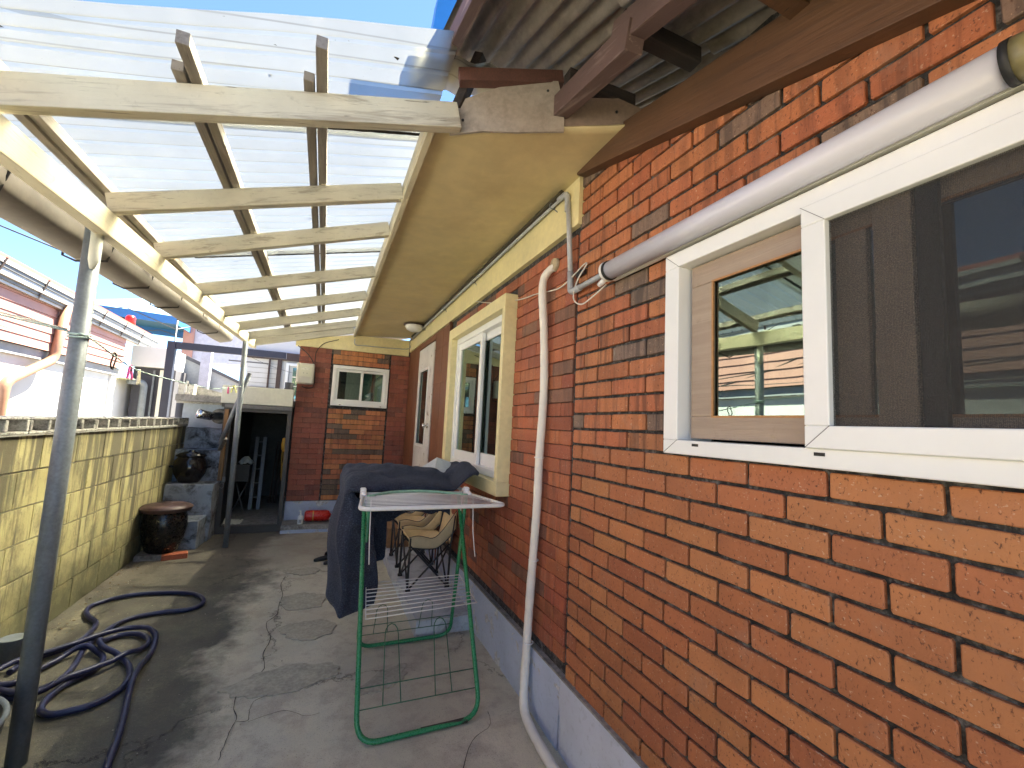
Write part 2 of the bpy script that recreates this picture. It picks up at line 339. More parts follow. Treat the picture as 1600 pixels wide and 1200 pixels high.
# ------------------------------------------------------------------ mesh helpers
WT = {}
class G:
    def __init__(s): s.v = []; s.f = []; s.sm = []
    def add(s, vs_, fs, smooth=False):
        o = len(s.v); s.v += [tuple(x) for x in vs_]; s.f += [tuple(i+o for i in f) for f in fs]; s.sm += [smooth]*len(fs); return s
    def box(s, x0, x1, y0, y1, z0, z1):
        vs_ = [(x, y, z) for x in (x0, x1) for y in (y0, y1) for z in (z0, z1)]
        return s.add(vs_, [(0, 1, 3, 2), (4, 6, 7, 5), (0, 4, 5, 1), (2, 3, 7, 6), (0, 2, 6, 4), (1, 5, 7, 3)])
    def beam(s, p, q, wd, ht, upv=(0, 0, 1)):
        p = Vector(p); q = Vector(q); d = (q-p).normalized(); u = Vector(upv); u = (u-d*u.dot(d)).normalized(); r = d.cross(u)
        vs_ = []
        for e in (p, q):
            for a, b in ((-1, -1), (1, -1), (1, 1), (-1, 1)): vs_.append(e+r*wd/2*a+u*ht/2*b)
        return s.add(vs_, [(3, 2, 1, 0), (4, 5, 6, 7), (0, 1, 5, 4), (1, 2, 6, 5), (2, 3, 7, 6), (3, 0, 4, 7)])
    def tube(s, pts, r, n=8, closed=False, cap=True):
        pts = [Vector(p) for p in pts]; m = len(pts); rr = r if isinstance(r, (list, tuple)) else [r]*m
        vs_ = []; fs = []; u = None
        for i, p in enumerate(pts):
            a = pts[i-1] if (i > 0 or closed) else p; b = pts[(i+1) % m] if (i < m-1 or closed) else p
            d = (b-a); d = d.normalized() if d.length > 1e-9 else Vector((0, 0, 1))
            if u is None: u = d.orthogonal().normalized()
            u = u-d*u.dot(d); u = u.normalized() if u.length > 1e-6 else d.orthogonal().normalized()
            w_ = d.cross(u)
            for k in range(n):
                a_ = 2*math.pi*k/n; vs_.append(p+(u*math.cos(a_)+w_*math.sin(a_))*rr[i])
        for i in range(m if closed else m-1):
            j = (i+1) % m
            for k in range(n): fs.append((i*n+k, i*n+(k+1) % n, j*n+(k+1) % n, j*n+k))
        s.add(vs_, fs, True)
        if cap and not closed:
            o = len(s.v)-len(vs_); s.f += [tuple(o+k for k in range(n))[::-1], tuple(o+(m-1)*n+k for k in range(n))]; s.sm += [False]*2
        return s
    def lathe(s, prof, c, n=32, axis='z'):
        vs_ = []; fs = []
        for r, h in prof:
            for k in range(n):
                a = 2*math.pi*k/n
                if axis == 'z': q = (c[0]+r*math.cos(a), c[1]+r*math.sin(a), c[2]+h)
                elif axis == 'x': q = (c[0]+h, c[1]+r*math.cos(a), c[2]+r*math.sin(a))
                else: q = (c[0]+r*math.cos(a), c[1]+h, c[2]+r*math.sin(a))
                vs_.append(q)
        for i in range(len(prof)-1):
            for k in range(n): fs.append((i*n+k, i*n+(k+1) % n, (i+1)*n+(k+1) % n, (i+1)*n+k))
        return s.add(vs_, fs, True)
    def poly(s, pts, off):
        """Flat outline given thickness by the vector off."""
        n = len(pts); o = Vector(off); vs_ = [Vector(p) for p in pts]+[Vector(p)+o for p in pts]
        return s.add(vs_, [tuple(range(n))[::-1], tuple(range(n, 2*n))]+[(i, (i+1) % n, n+(i+1) % n, n+i) for i in range(n)])
    def grid(s, fn, nu, nv, smooth=True):
        vs_ = [fn(i/nu, j/nv) for i in range(nu+1) for j in range(nv+1)]
        return s.add(vs_, [(i*(nv+1)+j, (i+1)*(nv+1)+j, (i+1)*(nv+1)+j+1, i*(nv+1)+j+1) for i in range(nu) for j in range(nv)], smooth)
    def build(s, name, mat_, parent=None, label=None, kind=None, bevel=0, solid=0, cat=None, group=None, sub=0):
        me = bpy.data.meshes.new(name); me.from_pydata(s.v, [], s.f); me.polygons.foreach_set('use_smooth', s.sm); me.update()
        if mat_: me.materials.append(mat_)
        o = bpy.data.objects.new(name, me); COL.objects.link(o)
        if parent is not None:
            o.parent = parent; o.location = -WT.get(parent, Vector())
            WT[o] = Vector()
        if label: o['label'] = label
        if kind: o['kind'] = kind
        if cat: o['category'] = cat
        if group: o['group'] = group
        if solid: md = o.modifiers.new('s', 'SOLIDIFY'); md.thickness = solid; md.offset = 0
        if bevel: md = o.modifiers.new('b', 'BEVEL'); md.width = bevel; md.segments = 2; md.limit_method = 'ANGLE'
        if sub: md = o.modifiers.new('u', 'SUBSURF'); md.levels = sub; md.render_levels = sub
        return o
def thing(name, label, cat, loc=(0, 0, 0), group=None):
    o = bpy.data.objects.new(name, None); COL.objects.link(o); o.location = loc; o['label'] = label; o['category'] = cat
    o.empty_display_size = .1
    if group: o['group'] = group
    WT[o] = Vector(loc); return o
def B(name, mat_, parent, *b, bevel=.002, **k): return G().box(*b).build(name, mat_, parent, bevel=bevel, **k)
def nz(x, y, z=0., s=1.): return noise.noise(Vector((x*s, y*s, z*s)))
def smooth_path(pts, k=6):
    P = [Vector(p) for p in pts]; out = []
    for i in range(len(P)-1):
        a = P[max(0, i-1)]; b = P[i]; c = P[i+1]; d = P[min(len(P)-1, i+2)]
        for j in range(k):
            t = j/k
            out.append(.5*((2*b)+(c-a)*t+(2*a-5*b+4*c-d)*t*t+(3*b-a-3*c+d)*t**3))
    out.append(P[-1]); return out
def sag(p, q, s, n=14):
    p = Vector(p); q = Vector(q); return [p.lerp(q, i/n)+Vector((0, 0, -4*s*(i/n)*(1-i/n))) for i in range(n+1)]

# ================================================================== GROUND
gr = G().box(-60, 60, -60, 90, -.6, -.03).build('ground', M('bare earth', (.22, .19, .15), .95, var=.2, scale=1), kind='structure')
gr['label'] = 'dry ground around the houses'
def fl(u, v):
    x = -1.56+u*2.70; y = -6+v*12.5
    return (x, y, .004*nz(x, y, 0, 2.2)+.0025*nz(x, y, 3, 9))
yf = G().grid(fl, 60, 260).build('yard_floor', m_floor, kind='structure')
yf['label'] = 'cracked concrete yard floor, damp and mossy along the block wall'
def patch(cx, cy, rx, ry, seed, rot=0):
    n = 64; pts = []
    for k in range(n):
        a = 2*math.pi*k/n; r = 1+.42*noise.noise(Vector((math.cos(a)*1.1+seed, math.sin(a)*1.1, seed)))+.22*noise.noise(Vector((math.cos(a)*3, math.sin(a)*3, seed)))
        x = rx*r*math.cos(a); y = ry*r*math.sin(a)
        pts.append((cx+x*math.cos(rot)-y*math.sin(rot), cy+x*math.sin(rot)+y*math.cos(rot), .0))
    G().poly(pts, (0, 0, .0075)).build('cement_patch', m_patch, yf)
patch(-.07, 2.72, .27, .13, 1, .1); patch(.02, 3.28, .16, .14, 2); patch(-.02, 3.80, .16, .16, 3); patch(-.05, 4.5, .14, .09, 4); patch(.42, 2.55, .16, .07, 6, .6)

# ================================================================== BRICK HOUSE
house = thing('brick_house', 'long single storey red brick house with white windows and yellow eaves', 'house', (1.1, 3, 0))
WX = 1.08                                       # outer face of the bricks of the long wall
EY = 6.35                                       # outer face of the end wall
OPEN_Y = [(-.62, 1.149, 1.337, 2.017), (2.51, 3.86, .97, 2.25), (4.11, 6.36, .10, 2.40)]   # windows and the boarded doorway
OPEN_X = [(.06, .795, 1.575, 2.127)]
def wall_with_holes(a0, a1, z0, z1, holes, fn):
    ys = sorted({a0, a1, *[h[0] for h in holes], *[h[1] for h in holes]}); ys = [y for y in ys if a0 <= y <= a1]
    zs = sorted({z0, z1, *[h[2] for h in holes], *[h[3] for h in holes]}); zs = [z for z in zs if z0 <= z <= z1]
    for i in range(len(ys)-1):
        run = None
        for j in range(len(zs)-1):
            yc = (ys[i]+ys[i+1])/2; zc = (zs[j]+zs[j+1])/2
            if not any(h[0] < yc < h[1] and h[2] < zc < h[3] for h in holes): fn(ys[i], ys[i+1], zs[j], zs[j+1])
mo = G(); wall_with_holes(-2.5, 6.6, .0, 2.62, [(max(-2.5, a), min(b, 6.6), c, d) for a, b, c, d in OPEN_Y], lambda a, b, c, d: mo.box(WX+.010, WX+.20, a, b, c, d))
mo.build('mortar_wall', m_mortar, house)
mo = G(); wall_with_holes(-.365, WX+.008, .0, 2.36, OPEN_X, lambda a, b, c, d: mo.box(a, b, EY+.006, EY+.2, c, d))
mo.build('mortar_wall', m_mortar, house)
# solid body behind, so that no daylight comes through
B('room_back', m_dark, house, 1.62, 1.66, -2.5, 8.2, 0, 2.62, bevel=0)
B('room_back', m_dark, house, -.36, 1.6, 6.95, 7.0, 0, 2.55, bevel=0)
B('room_floor', m_dark, house, 1.29, 1.61, -2.5, 8, .0, .2, bevel=0)
B('room_partition', m_dark, house, 1.285, 1.6, 2.2, 2.25, .2, 2.6, bevel=0)
B('room_partition', m_dark, house, 1.285, 1.6, 4.0, 4.05, .2, 2.6, bevel=0)
B('room_partition', m_dark, house, -.36, -.32, 6.56, 6.94, 0, 2.5, bevel=0)
bricks = []                                     # (wall, a0, a1, z0, z1, proud, colour)
def cut(a0, a1, z0, z1, holes, m=.006):
    segs = [(a0, a1)]
    for h in holes:
        if z1 > h[2]+.004 and z0 < h[3]-.004:
            ns = []
            for s0, s1 in segs:
                if s1 <= h[0] or s0 >= h[1]: ns.append((s0, s1)); continue
                if s0 < h[0]-.012: ns.append((s0, h[0]-m))
                if s1 > h[1]+.012: ns.append((h[1]+m, s1))
            segs = ns
    return [q for q in segs if q[1]-q[0] > .015]
def jit(c, v): k = 1+R.uniform(-v, v); return tuple(min(1, max(0, x*k*(1+R.uniform(-v*.3, v*.3)))) for x in c)
def fascia_z(y):                                # underside of the sloping board on top of the near wall
    P = [(-1.6, 1.715), (1.74, 2.633)]
    for (a, b), (c, d) in zip(P, P[1:]):
        if a <= y <= c: return b+(d-b)*(y-a)/(c-a)
    return 2.62
PITCH = .0695
for r in range(-16, 20):                        # near part of the long wall
    zt = 1.3295+r*PITCH; zb = zt-.0540
    if zb < .30 or zb > 2.6: continue
    off = .647+(.102 if r % 2 else 0)+R.uniform(-.004, .004)
    k = int((1.775-off)/.2095)+1
    y1 = 1.775
    edges = [off+.2095*i for i in range(-16, k+1)]
    for i in range(len(edges)):
        a = edges[i]+.0070; b = min(edges[i]+.2095-.0070, 1.770)
        if a < -1.25 or b-a < .03: continue
        for s0, s1 in cut(a, b, zb, zt, OPEN_Y, .008):
            if zb > fascia_z(s1)+.05: continue
            up_ = zt > 1.34; q = R.random()
            if up_:
                c = (.19, .125, .09) if q < .17 else ((.42, .15, .062) if q < .6 else (.38, .118, .052)); soot = R.uniform(.35, 1)
            else:
                c = (.42, .165, .066) if q < .25 else ((.37, .128, .054) if q < .85 else (.31, .10, .045)); soot = R.uniform(0, .10)
            bricks.append(('R', s0, s1, zb, zt, R.uniform(0, .0025), (*jit(c, .12 if up_ else .07), soot)))
for r in range(-16, 16):                        # far part of the long wall, redder and tighter
    zt = 1.3295+r*PITCH-.008; zb = zt-.0615
    if zb < .30 or zt > 2.40: continue
    off = 1.797+(.102 if r % 2 else 0)
    edges = [off-.204+.204*i for i in range(0, 24)]
    for e in edges:
        a = max(e+.0035, 1.797); b = e+.204-.0035
        if b > 4.10 or b-a < .03: continue
        for s0, s1 in cut(a, b, zb, zt, OPEN_Y, .004):
            q = R.random(); c = (.35, .105, .048) if q < .55 else ((.29, .08, .04) if q < .85 else (.19, .085, .055))
            bricks.append(('R', s0, s1, zb, zt, R.uniform(0, .003), (*jit(c, .16), R.uniform(.05, .7))))
for r in range(30):                             # end wall: plain piers and a lively middle panel
    zt = .32+(r+1)*.0672; zb = zt-.0605
    if zt > 2.35: continue
    for (p0, p1, mid) in ((-.362, .026, 0), (.046, .790, 1), (.812, 1.075, 0)):
        off = p0-(.10 if r % 2 else 0)
        if mid: ln = .193
        else: ln = .21
        e = off
        while e < p1:
            a = max(e, p0)+.003; b = min(e+ln, p1)-.003; e += ln
            if b-a < .025: continue
            q = R.random()
            for s0, s1 in cut(a, b, zb, zt, OPEN_X, .006):
                if mid: c = (.46, .18, .072) if q < .38 else ((.37, .13, .062) if q < .72 else (.15, .105, .075)); soot = R.uniform(.1, .8)
                else: c = (.27, .082, .052) if q < .8 else (.20, .066, .048); soot = R.uniform(0, .4)
                bricks.append(('E', s0, s1, zb+(.004 if mid else 0), zt, R.uniform(0, .004), (*jit(c, .15), soot)))
def brick_geo(L, H, D=.045, ch=.0022, wob=0):
    a, b = L/2, H/2; c_ = min(.004, H*.1); f = []
    out = [(-a+c_, -b), (-a*.33, -b), (a*.3, -b), (a-c_, -b), (a, -b+c_), (a, b-c_), (a-c_, b), (a*.36, b), (-a*.28, b), (-a+c_, b), (-a, b-c_), (-a, -b+c_)]
    n = len(out)
    for x, y in out: f.append((x+R.uniform(-wob, wob), y+R.uniform(-wob, wob), 0))
    e = [(p[0]+(ch if p[0] > 0 else -ch), p[1]+(ch if p[1] > 0 else -ch), ch) for p in f]
    k = [(p[0], p[1], D) for p in e]
    fs = [tuple(range(n))]
    for i in range(n):
        j = (i+1) % n; fs += [(n+i, n+j, j, i), (2*n+i, 2*n+j, n+j, n+i)]
    return f+e+k, fs
def place(wall, a, z, proud, p):
    if wall == 'R': return (WX-proud+p[2], a+p[0], z+p[1])
    return (a+p[0], EY-proud+p[2], z+p[1])
def screen_size(wall, a0, a1, z0, z1):
    c = Vector((WX, (a0+a1)/2, (z0+z1)/2) if wall == 'R' else ((a0+a1)/2, EY, (z0+z1)/2))-CAM
    d = c.dot(fw)
    if d < .1: return 0
    x = c.dot(rt)/d*680; y = c.dot(up)/d*680
    if abs(x) > 840 or abs(y) > 640: return 0
    cosn = abs(c.x if wall == 'R' else c.y)/c.length
    return (a1-a0)*(z1-z0)*cosn/c.length_squared*1e3
bricks.sort(key=lambda b: -screen_size(*b[:5]))
mesh_cache = {}
for b in bricks[:300]:
    wl, a0, a1, z0, z1, pr_, c = b; L = a1-a0; H = z1-z0
    full = abs(L-.1955) < .0005 or abs(L-.197) < .0008
    key = (round(L, 3), round(H, 3), R.randrange(6)) if full else None
    me = mesh_cache.get(key) if key else None
    if me is None:
        vs_, fs = brick_geo(L, H, wob=.0012); me = bpy.data.meshes.new('brick')
        if wl == 'R': me.from_pydata([(p[2], p[0], p[1]) for p in vs_], [], fs)
        else: me.from_pydata([(p[0], p[2], p[1]) for p in vs_], [], [f[::-1] for f in fs])
        me.materials.append(m_brick_o); me.update()
        if key: mesh_cache[key] = me
    o = bpy.data.objects.new('brick', me); COL.objects.link(o); o.parent = house
    P = Vector((WX-pr_, (a0+a1)/2, (z0+z1)/2) if wl == 'R' else ((a0+a1)/2, EY-pr_, (z0+z1)/2))
    o.location = P-WT[house]; o.color = c
    if wl == 'R': o.rotation_euler = (R.uniform(-.006, .006), 0, R.uniform(-.006, .006))
g = G(); cols = []
for b in bricks[300:]:
    wl, a0, a1, z0, z1, pr_, c = b
    vs_, fs = brick_geo(a1-a0, z1-z0, wob=.0012)
    if wl == 'E': fs = [f[::-1] for f in fs]
    g.add([place(wl, (a0+a1)/2, (z0+z1)/2, pr_, p) for p in vs_], fs); cols += [c]*len(vs_)
o = g.build('brick', m_brick_a, house, kind='stuff')
at = o.data.color_attributes.new('Col', 'FLOAT_COLOR', 'POINT'); at.data.foreach_set('color', [x for c in cols for x in c])
# plinth, ledge in front of the end wall
def pl_(x, w0=0): return
def plz(u, v):
    y = -2.5+u*4.30; z = v*.30; return (WX-.016-.006*nz(y, z, 1, 4)-(.006 if v < .97 else 0), y, z)
G().grid(plz, 60, 6).build('plinth', m_plinth2, house)
def plz2(u, v):
    y = 1.78+u*4.6; z = v*.30; return (WX-.016-.012*nz(y, z, 1, 3)-(.006 if v < .97 else 0), y, z)
G().grid(plz2, 60, 6).build('plinth', m_plinth, house, label='peeling pale blue plinth')
B('plinth_ledge', m_cement, house, WX-.02, WX+.02, -2.5, 6.3, .296, .305)
B('plinth', m_plinth, house, -.365, WX-.03, EY-.012, EY+.1, 0, .318)
def ledge(u, v):
    x = -.37+u*1.43; y = 5.98+v*.37
    return (x, y+.02*nz(x, 0, 2, 3)*(1-v), .085+.012*nz(x, y, 5, 6)-(.05 if v == 0 else 0))
G().grid(ledge, 40, 10).build('ledge', m_cement, house)
G().grid(lambda u, v: (-.37+u*1.43, 5.98+.02*nz(-.37+u*1.43, 0, 2, 3)+.006*nz(u*9, v*3), v*.04+.012*v*nz(-.37+u*1.43, 5.98, 5, 6)), 40, 3).build('ledge_front', m_plinth, house)
# yellow band, vertical strip, soffit, fascia boards
B('yellow_band', m_band, house, WX-.022, WX+.02, 1.758, 6.33, 2.405, 2.655)
G().poly([(-.42, EY-.03, 2.335), (WX-.03, EY-.03, 2.345), (WX-.03, EY-.03, 2.575), (.28, EY-.03, 2.56), (-.42, EY-.03, 2.42)], (0, .10, 0)).build('yellow_band', m_band, house, bevel=.002)
def sof(u, v):
    x = .285+u*.83; yf_ = 1.707-.446*(x-.285)+.012*nz(x*7, 1, 0); y = yf_+v*(6.38-yf_)
    return (x, y, 2.598+.06*u+.006*nz(x, y, 0, 2.5)-.03*v)
G().grid(sof, 24, 90).build('soffit', m_soffit, house, solid=.008)
g = G().tube([(WX-.04, 1.9+i*.3, 2.628-.002*i) for i in range(15)], .014, 6); g.build('dark_joint_trim', M('dark joint strip', (.06, .05, .03), .9, var=.4), house)  # dark strip along the joint of wall and soffit
g = G().tube([(WX-.048, 1.86+i*.3, 2.600-.002*i) for i in range(15)], .006, 5); g.build('joint_cable', m_cable, house)
P = [(-1.6, 1.715), (1.74, 2.633), (1.74, 2.75), (-1.6, 2.035)]
G().poly([(1.03, y, z) for y, z in P], (.05, 0, 0)).build('fascia_board', m_fascia, house, bevel=.002)
B('wall_plate', m_fascia, house, 1.06, 1.3, 1.72, 6.5, 2.662, 2.76)
# cement board offcuts that close the end of the eaves
G().poly([(.375, 1.66, 2.58), (.50, 1.60, 2.598), (.62, 1.55, 2.60), (.74, 1.50, 2.61), (.805, 1.475, 2.615), (.80, 1.47, 2.72), (.772, 1.48, 2.83), (.70, 1.51, 2.828), (.60, 1.55, 2.81), (.49, 1.60, 2.765), (.39, 1.65, 2.72)], (.004, .009, 0)).build('end_board', m_board, house, label='pale cement board closing the end of the eaves')
G().poly([(.79, 1.49, 2.63), (.90, 1.445, 2.645), (1.02, 1.385, 2.655), (1.13, 1.33, 2.665), (1.11, 1.35, 2.73), (1.0, 1.40, 2.785), (.90, 1.45, 2.82), (.78, 1.50, 2.80)], (.004, .009, 0)).build('end_board', M('brown cement board', (.27, .20, .165), .9, var=.2), house, label='browner cement board beside the wall')
for x, y, z in ((.735, 1.498, 2.785), (.42, 1.634, 2.64), (1.0, 1.39, 2.71)): G().lathe([(0, 0), (.006, 0), (.005, -.004), (0, -.004)], (x, y, z), 8, 'y').build('nail', m_blacksteel, house)
# corrugated slate roof over the near wall, sloping down towards the viewer
def rz(y): return 2.955+.36*(y-1.7)
def corr(x0, x1, y0, y1, dz, per=.075, amp=.016):
    n = int((x1-x0)/per*8)
    def f(u, v):
        x = x0+u*(x1-x0); y = y0+v*(y1-y0); return (x, y, rz(y)+dz+amp*math.sin(2*math.pi*x/per))
    return G().grid(f, n, 4)
corr(.30, 1.2, .75, 1.95, .02).build('slate_sheet', m_slate, house)
corr(1.05, 2.4, .75, 1.95, .05).build('slate_sheet', m_slate, house)
corr(.27, 1.3, -1.2, 1.0, .0).build('slate_sheet', m_slate, house)
def rb(p, q, w_, h_, m_): G().beam(p, q, w_, h_).build('rafter', m_, house, bevel=.002)
rb((.34, 2.0, rz(2.0)-.045), (.30, -.2, rz(-.2)-.045), .038, .075, m_dkwood_y)
rb((.80, 1.60, rz(1.6)-.16), (.745, .95, rz(.95)-.13), .06, .085, m_dkwood_y)
rb((.755, 1.05, rz(1.05)-.085), (.70, -.3, rz(-.3)-.085), .055, .085, m_dkwood_y)
def bt(y, x0, x1, h_, m_, dz=-.05): G().beam((x0, y, rz(y)+dz), (x1, y, rz(y)+dz), .05, h_).build('batten', m_, house, bevel=.002)
bt(1.02, .74, 1.05, .055, m_dkwood_x); bt(1.42, .78, 1.10, .05, m_dkwood_x); bt(.66, .72, 1.06, .06, m_fascia, -.06); bt(.56, .72, 1.06, .08, m_dkwood_x); bt(.2, .3, 1.06, .06, m_dkwood_x)
G().beam((.385, 1.60, 2.79), (.80, 1.50, 2.86), .045, .055).build('batten', M('red brown batten', (.12, .055, .045), .8, var=.35, scale=20), house, bevel=.002)
G().beam((.40, 1.66, 2.70), (.47, 1.60, 2.92), .04, .04).build('batten', m_dkwood_x, house, bevel=.002)
# main roof, above and behind
def mr(u, v):
    x = .42+u*4.4; y = 1.95+v*7; return (x, y, 2.80+.30*(x-.42)+.016*math.sin(2*math.pi*y/.075))
G().grid(mr, 3, 420).build('main_roof_sheet', m_slate, house)
B('eaves_back', m_dkwood_y, house, .34, .38, 1.90, 6.5, 2.61, 2.78)
# blue metal fascia of the upper gable
ub = G().poly([(.320, 1.91, 3.27), (.355, 1.91, 3.17), (.39, 1.91, 3.147), (.437, 1.91, 3.194), (.52, 1.91, 3.48), (.34, 1.91, 3.48)], (0, .12, 0)).build('upper_fascia', m_bluefas, house, bevel=.006, label='blue metal fascia of the upper roof')
G().poly([(.456, 1.905, 3.21), (.515, 1.92, 3.225), (.62, 1.92, 3.48), (.53, 1.905, 3.48)], (0, .12, 0)).build('upper_soffit', m_board, house)

# ---- big white window
def frame(parent, name, m_, x0, x1, a0, a1, z0, z1, wl, wr, wb, wt, axis='x', bev=.003, **k):
    """Four mitred-looking members of one rectangular frame."""
    g = G()
    def bx(p0, p1, q0, q1):
        if axis == 'x': g.box(x0, x1, p0, p1, q0, q1)
        else: g.box(p0, p1, x0, x1, q0, q1)
    bx(a0, a1, z0, z0+wb); bx(a0, a1, z1-wt, z1); bx(a0, a0+wl, z0+wb, z1-wt); bx(a1-wr, a1, z0+wb, z1-wt)
    return g.build(name, m_, parent, bevel=bev, **k)
win = frame(house, 'window', m_white, 1.047, 1.20, -.615, 1.147, 1.34, 2.014, .055, .062, .045, .052, label='wide white window with an oak coloured inner sash and a dark insect screen')
sash = frame(win, 'sash', m_wfoil_y, 1.090, 1.125, .10, 1.070, 1.392, 1.958, .08, .085, .07, .07)
for z0, z1 in ((1.462, 1.888),): frame(win, 'glazing_bead', m_orange, 1.088, 1.094, .178, .987, 1.458, 1.892, .006, .006, .006, .006, bev=0)
B('pane', m_glass, win, 1.100, 1.106, .175, .99, 1.46, 1.89, bevel=0)
scr = frame(win, 'screen_sash', m_white, 1.036, 1.062, -.60, .672, 1.385, 1.972, .055, .056, .052, .052)
G().box(1.052, 1.0535, -.55, .62, 1.435, 1.922).build('screen_mesh', m_screen, win)
frame(win, 'inner_sash', m_wfoil, 1.088, 1.120, -.55, .625, 1.392, 1.958, .09, .066, .07, .07)
B('pane', m_glass3, win, 1.102, 1.106, -.46, .50, 1.46, 1.89, bevel=0)
B('meeting_stile', m_wfoil, win, 1.066, 1.086, .468, .536, 1.395, 1.955)
B('meeting_stile', m_black, win, 1.068, 1.084, .425, .462, 1.395, 1.955)
for (y0, z0, y1, z1, x) in ((1.085, 1.385, 1.147, 1.34, 1.0466), (1.085, 1.962, 1.147, 2.014, 1.0466), (.616, 1.437, .672, 1.385, 1.0356), (.616, 1.920, .672, 1.972, 1.0356)):
    G().beam((x, y0, z0), (x, y1, z1), .0012, .0012, (1, 0, 0)).build('mitre_seam', m_gutd, win)
for y in (1.01, .645): G().box(1.0455, 1.0475, y-.012, y+.012, 1.368, 1.376).build('drain_slot', m_black, win)
# blind in the room behind
G().grid(lambda u, v: (1.30+.012*math.sin(u*60), .2+u*.75, 1.40+v*.56), 80, 1).build('curtain', m_curtain, win)

# ---- cased yellow window
cas = frame(house, 'window', m_band, .995, 1.10, 2.51, 3.86, .975, 2.25, .045, .10, .085, .09, label='tall white sliding window boxed in a yellow timber casing')
fr = frame(cas, 'frame', m_white, 1.045, 1.13, 2.557, 3.757, 1.063, 2.158, .045, .045, .05, .05)
frame(cas, 'sash', m_white, 1.060, 1.085, 3.10, 3.715, 1.11, 2.11, .055, .055, .08, .06)
frame(cas, 'sash', m_white, 1.092, 1.118, 2.60, 3.20, 1.11, 2.11, .055, .055, .09, .06)
B('pane', m_glass2, cas, 1.070, 1.074, 3.15, 3.665, 1.185, 2.055, bevel=0); B('pane', m_glass2, cas, 1.102, 1.106, 2.65, 3.15, 1.195, 2.055, bevel=0)
G().grid(lambda u, v: (1.17+.01*math.sin(u*55), 3.02+u*.75, 1.1+v*1.0), 80, 1).build('curtain', m_curtain, cas)
B('inner_frame', M('grey green inner sash', (.25, .33, .30), .5), cas, 1.14, 1.16, 2.98, 3.03, 1.1, 2.1)
B('vent_plug', m_black, cas, 1.0435, 1.0455, 2.615, 2.625, 1.082, 1.090, bevel=0)

# ---- boarded porch wall with a white door
pan = G()
for i, (a, b) in enumerate(((4.115, 4.40), (4.40, 4.735), (5.60, 5.93), (5.93, 6.335))): B('panel_board', m_panel, house, 1.072, 1.10, a+.003, b-.003, .11, 2.40, bevel=.003)
B('panel_board', m_panel, house, 1.072, 1.10, 4.74, 5.59, 2.335, 2.40)
for z in (.62, 1.02, 1.42, 1.82, 2.2):
    B('panel_batten', m_panel, house, 1.066, 1.0715, 4.12, 4.73, z, z+.006, bevel=0)
B('corner_post', m_panel, house, 1.055, 1.075, 4.095, 4.135, .1, 2.40)
m_door = peel('flaking white door paint', (.66, .63, .60), (.22, .17, .13), (.35, .28, .22), .62, .64, 11)
dr = frame(house, 'door', m_door, 1.064, 1.10, 4.755, 5.575, .12, 2.315, .22, .13, 1.02, .28, label='flaking white door with a narrow glass light')
frame(dr, 'glass_frame', m_wgrey, 1.056, 1.066, 4.955, 5.465, 1.12, 2.055, .035, .035, .035, .035)
B('pane', m_glass2, dr, 1.075, 1.08, 4.97, 5.45, 1.14, 2.04, bevel=0)
h = G().lathe([(0, -.055), (.018, -.055), (.028, -.045), (.028, -.03), (.012, -.02), (.011, 0), (.03, .0), (.03, .006)], (1.056, 4.84, 1.37), 16, 'x').build('handle', m_chrome, dr)
# ---- small window of the end wall
sw = frame(house, 'window', m_white, EY-.03, EY+.12, .06, .795, 1.578, 2.125, .045, .045, .05, .045, 'y', label='small white sliding window in the end wall')
frame(sw, 'sash', m_white, EY-.012, EY+.012, .105, .455, 1.628, 2.078, .035, .035, .04, .035, 'y')
frame(sw, 'sash', m_white, EY+.02, EY+.04, .42, .75, 1.628, 2.078, .03, .03, .035, .03, 'y')
G().box(.14, .42, EY-.002, EY+.001, 1.668, 2.043).build('pane', m_glass2, sw); G().box(.45, .72, EY+.028, EY+.031, 1.66, 2.05).build('pane', m_glass2, sw)
B('curtain', m_teal, sw, .45, .58, EY+.10, EY+.11, 1.6, 2.1, bevel=0); B('curtain', m_teal, sw, .63, .73, EY+.10, EY+.11, 1.6, 2.1, bevel=0); B('curtain', m_curtain, sw, .24, .46, EY+.10, EY+.11, 1.6, 2.1, bevel=0)
for x in (.17, .70): G().box(x, x+.02, EY-.0315, EY-.03, 1.590, 1.597).build('drain_slot', m_black, sw)

# ================================================================== LEAN-TO CANOPY
can = thing('lean_to_canopy', 'cream timber lean-to roof with milky ribbed plastic sheets over the yard', 'canopy', (-.95, 4, 0))
SL = .30/1.23
def cz(x): return 2.285+(x+.95)*SL              # underside of the rafters
raft = [(1.63, 1.72), (2.29, 2.42), (2.79, 3.02), (3.66, 3.84), (4.42, 4.58), (5.14, 5.26), (5.80, 5.84), (6.28, 6.30)]
for i, (yr, yl) in enumerate(raft):
    z1 = cz(.30)+.04; z0 = cz(-.98)+.04
    if i == 0: G().beam((.40, yr, z1+.01), (-1.02, yl, z0-.02), .045, .105).build('rafter', m_cream_x, can, bevel=.003)
    else: G().beam((.285, yr, z1-.01), (-.955, yl, z0-.02), .042, .088).build('rafter', m_cream_x, can, bevel=.003)
for (x, y0, ys_, y1) in ((-1.0, 1.35, 1.5, 6.4), (-.50, 1.50, 1.62, 6.4), (-.125, 1.44, 1.60, 6.4)):
    z = cz(x)+.088+.020
    G().beam((x-.022, ys_, z-.006), (x-.022, y1, z-.006), .034, .034).build('purlin', m_greywood, can, bevel=.002)
    G().beam((x+.020, y0, z+.004), (x+.020, y1, z+.004), .036, .042).build('purlin', m_greywood, can, bevel=.002)
G().beam((-.96, 1.2, 2.165), (-.90, 6.38, 2.30), .055, .105).build('plate', m_cream_y, can, bevel=.003)
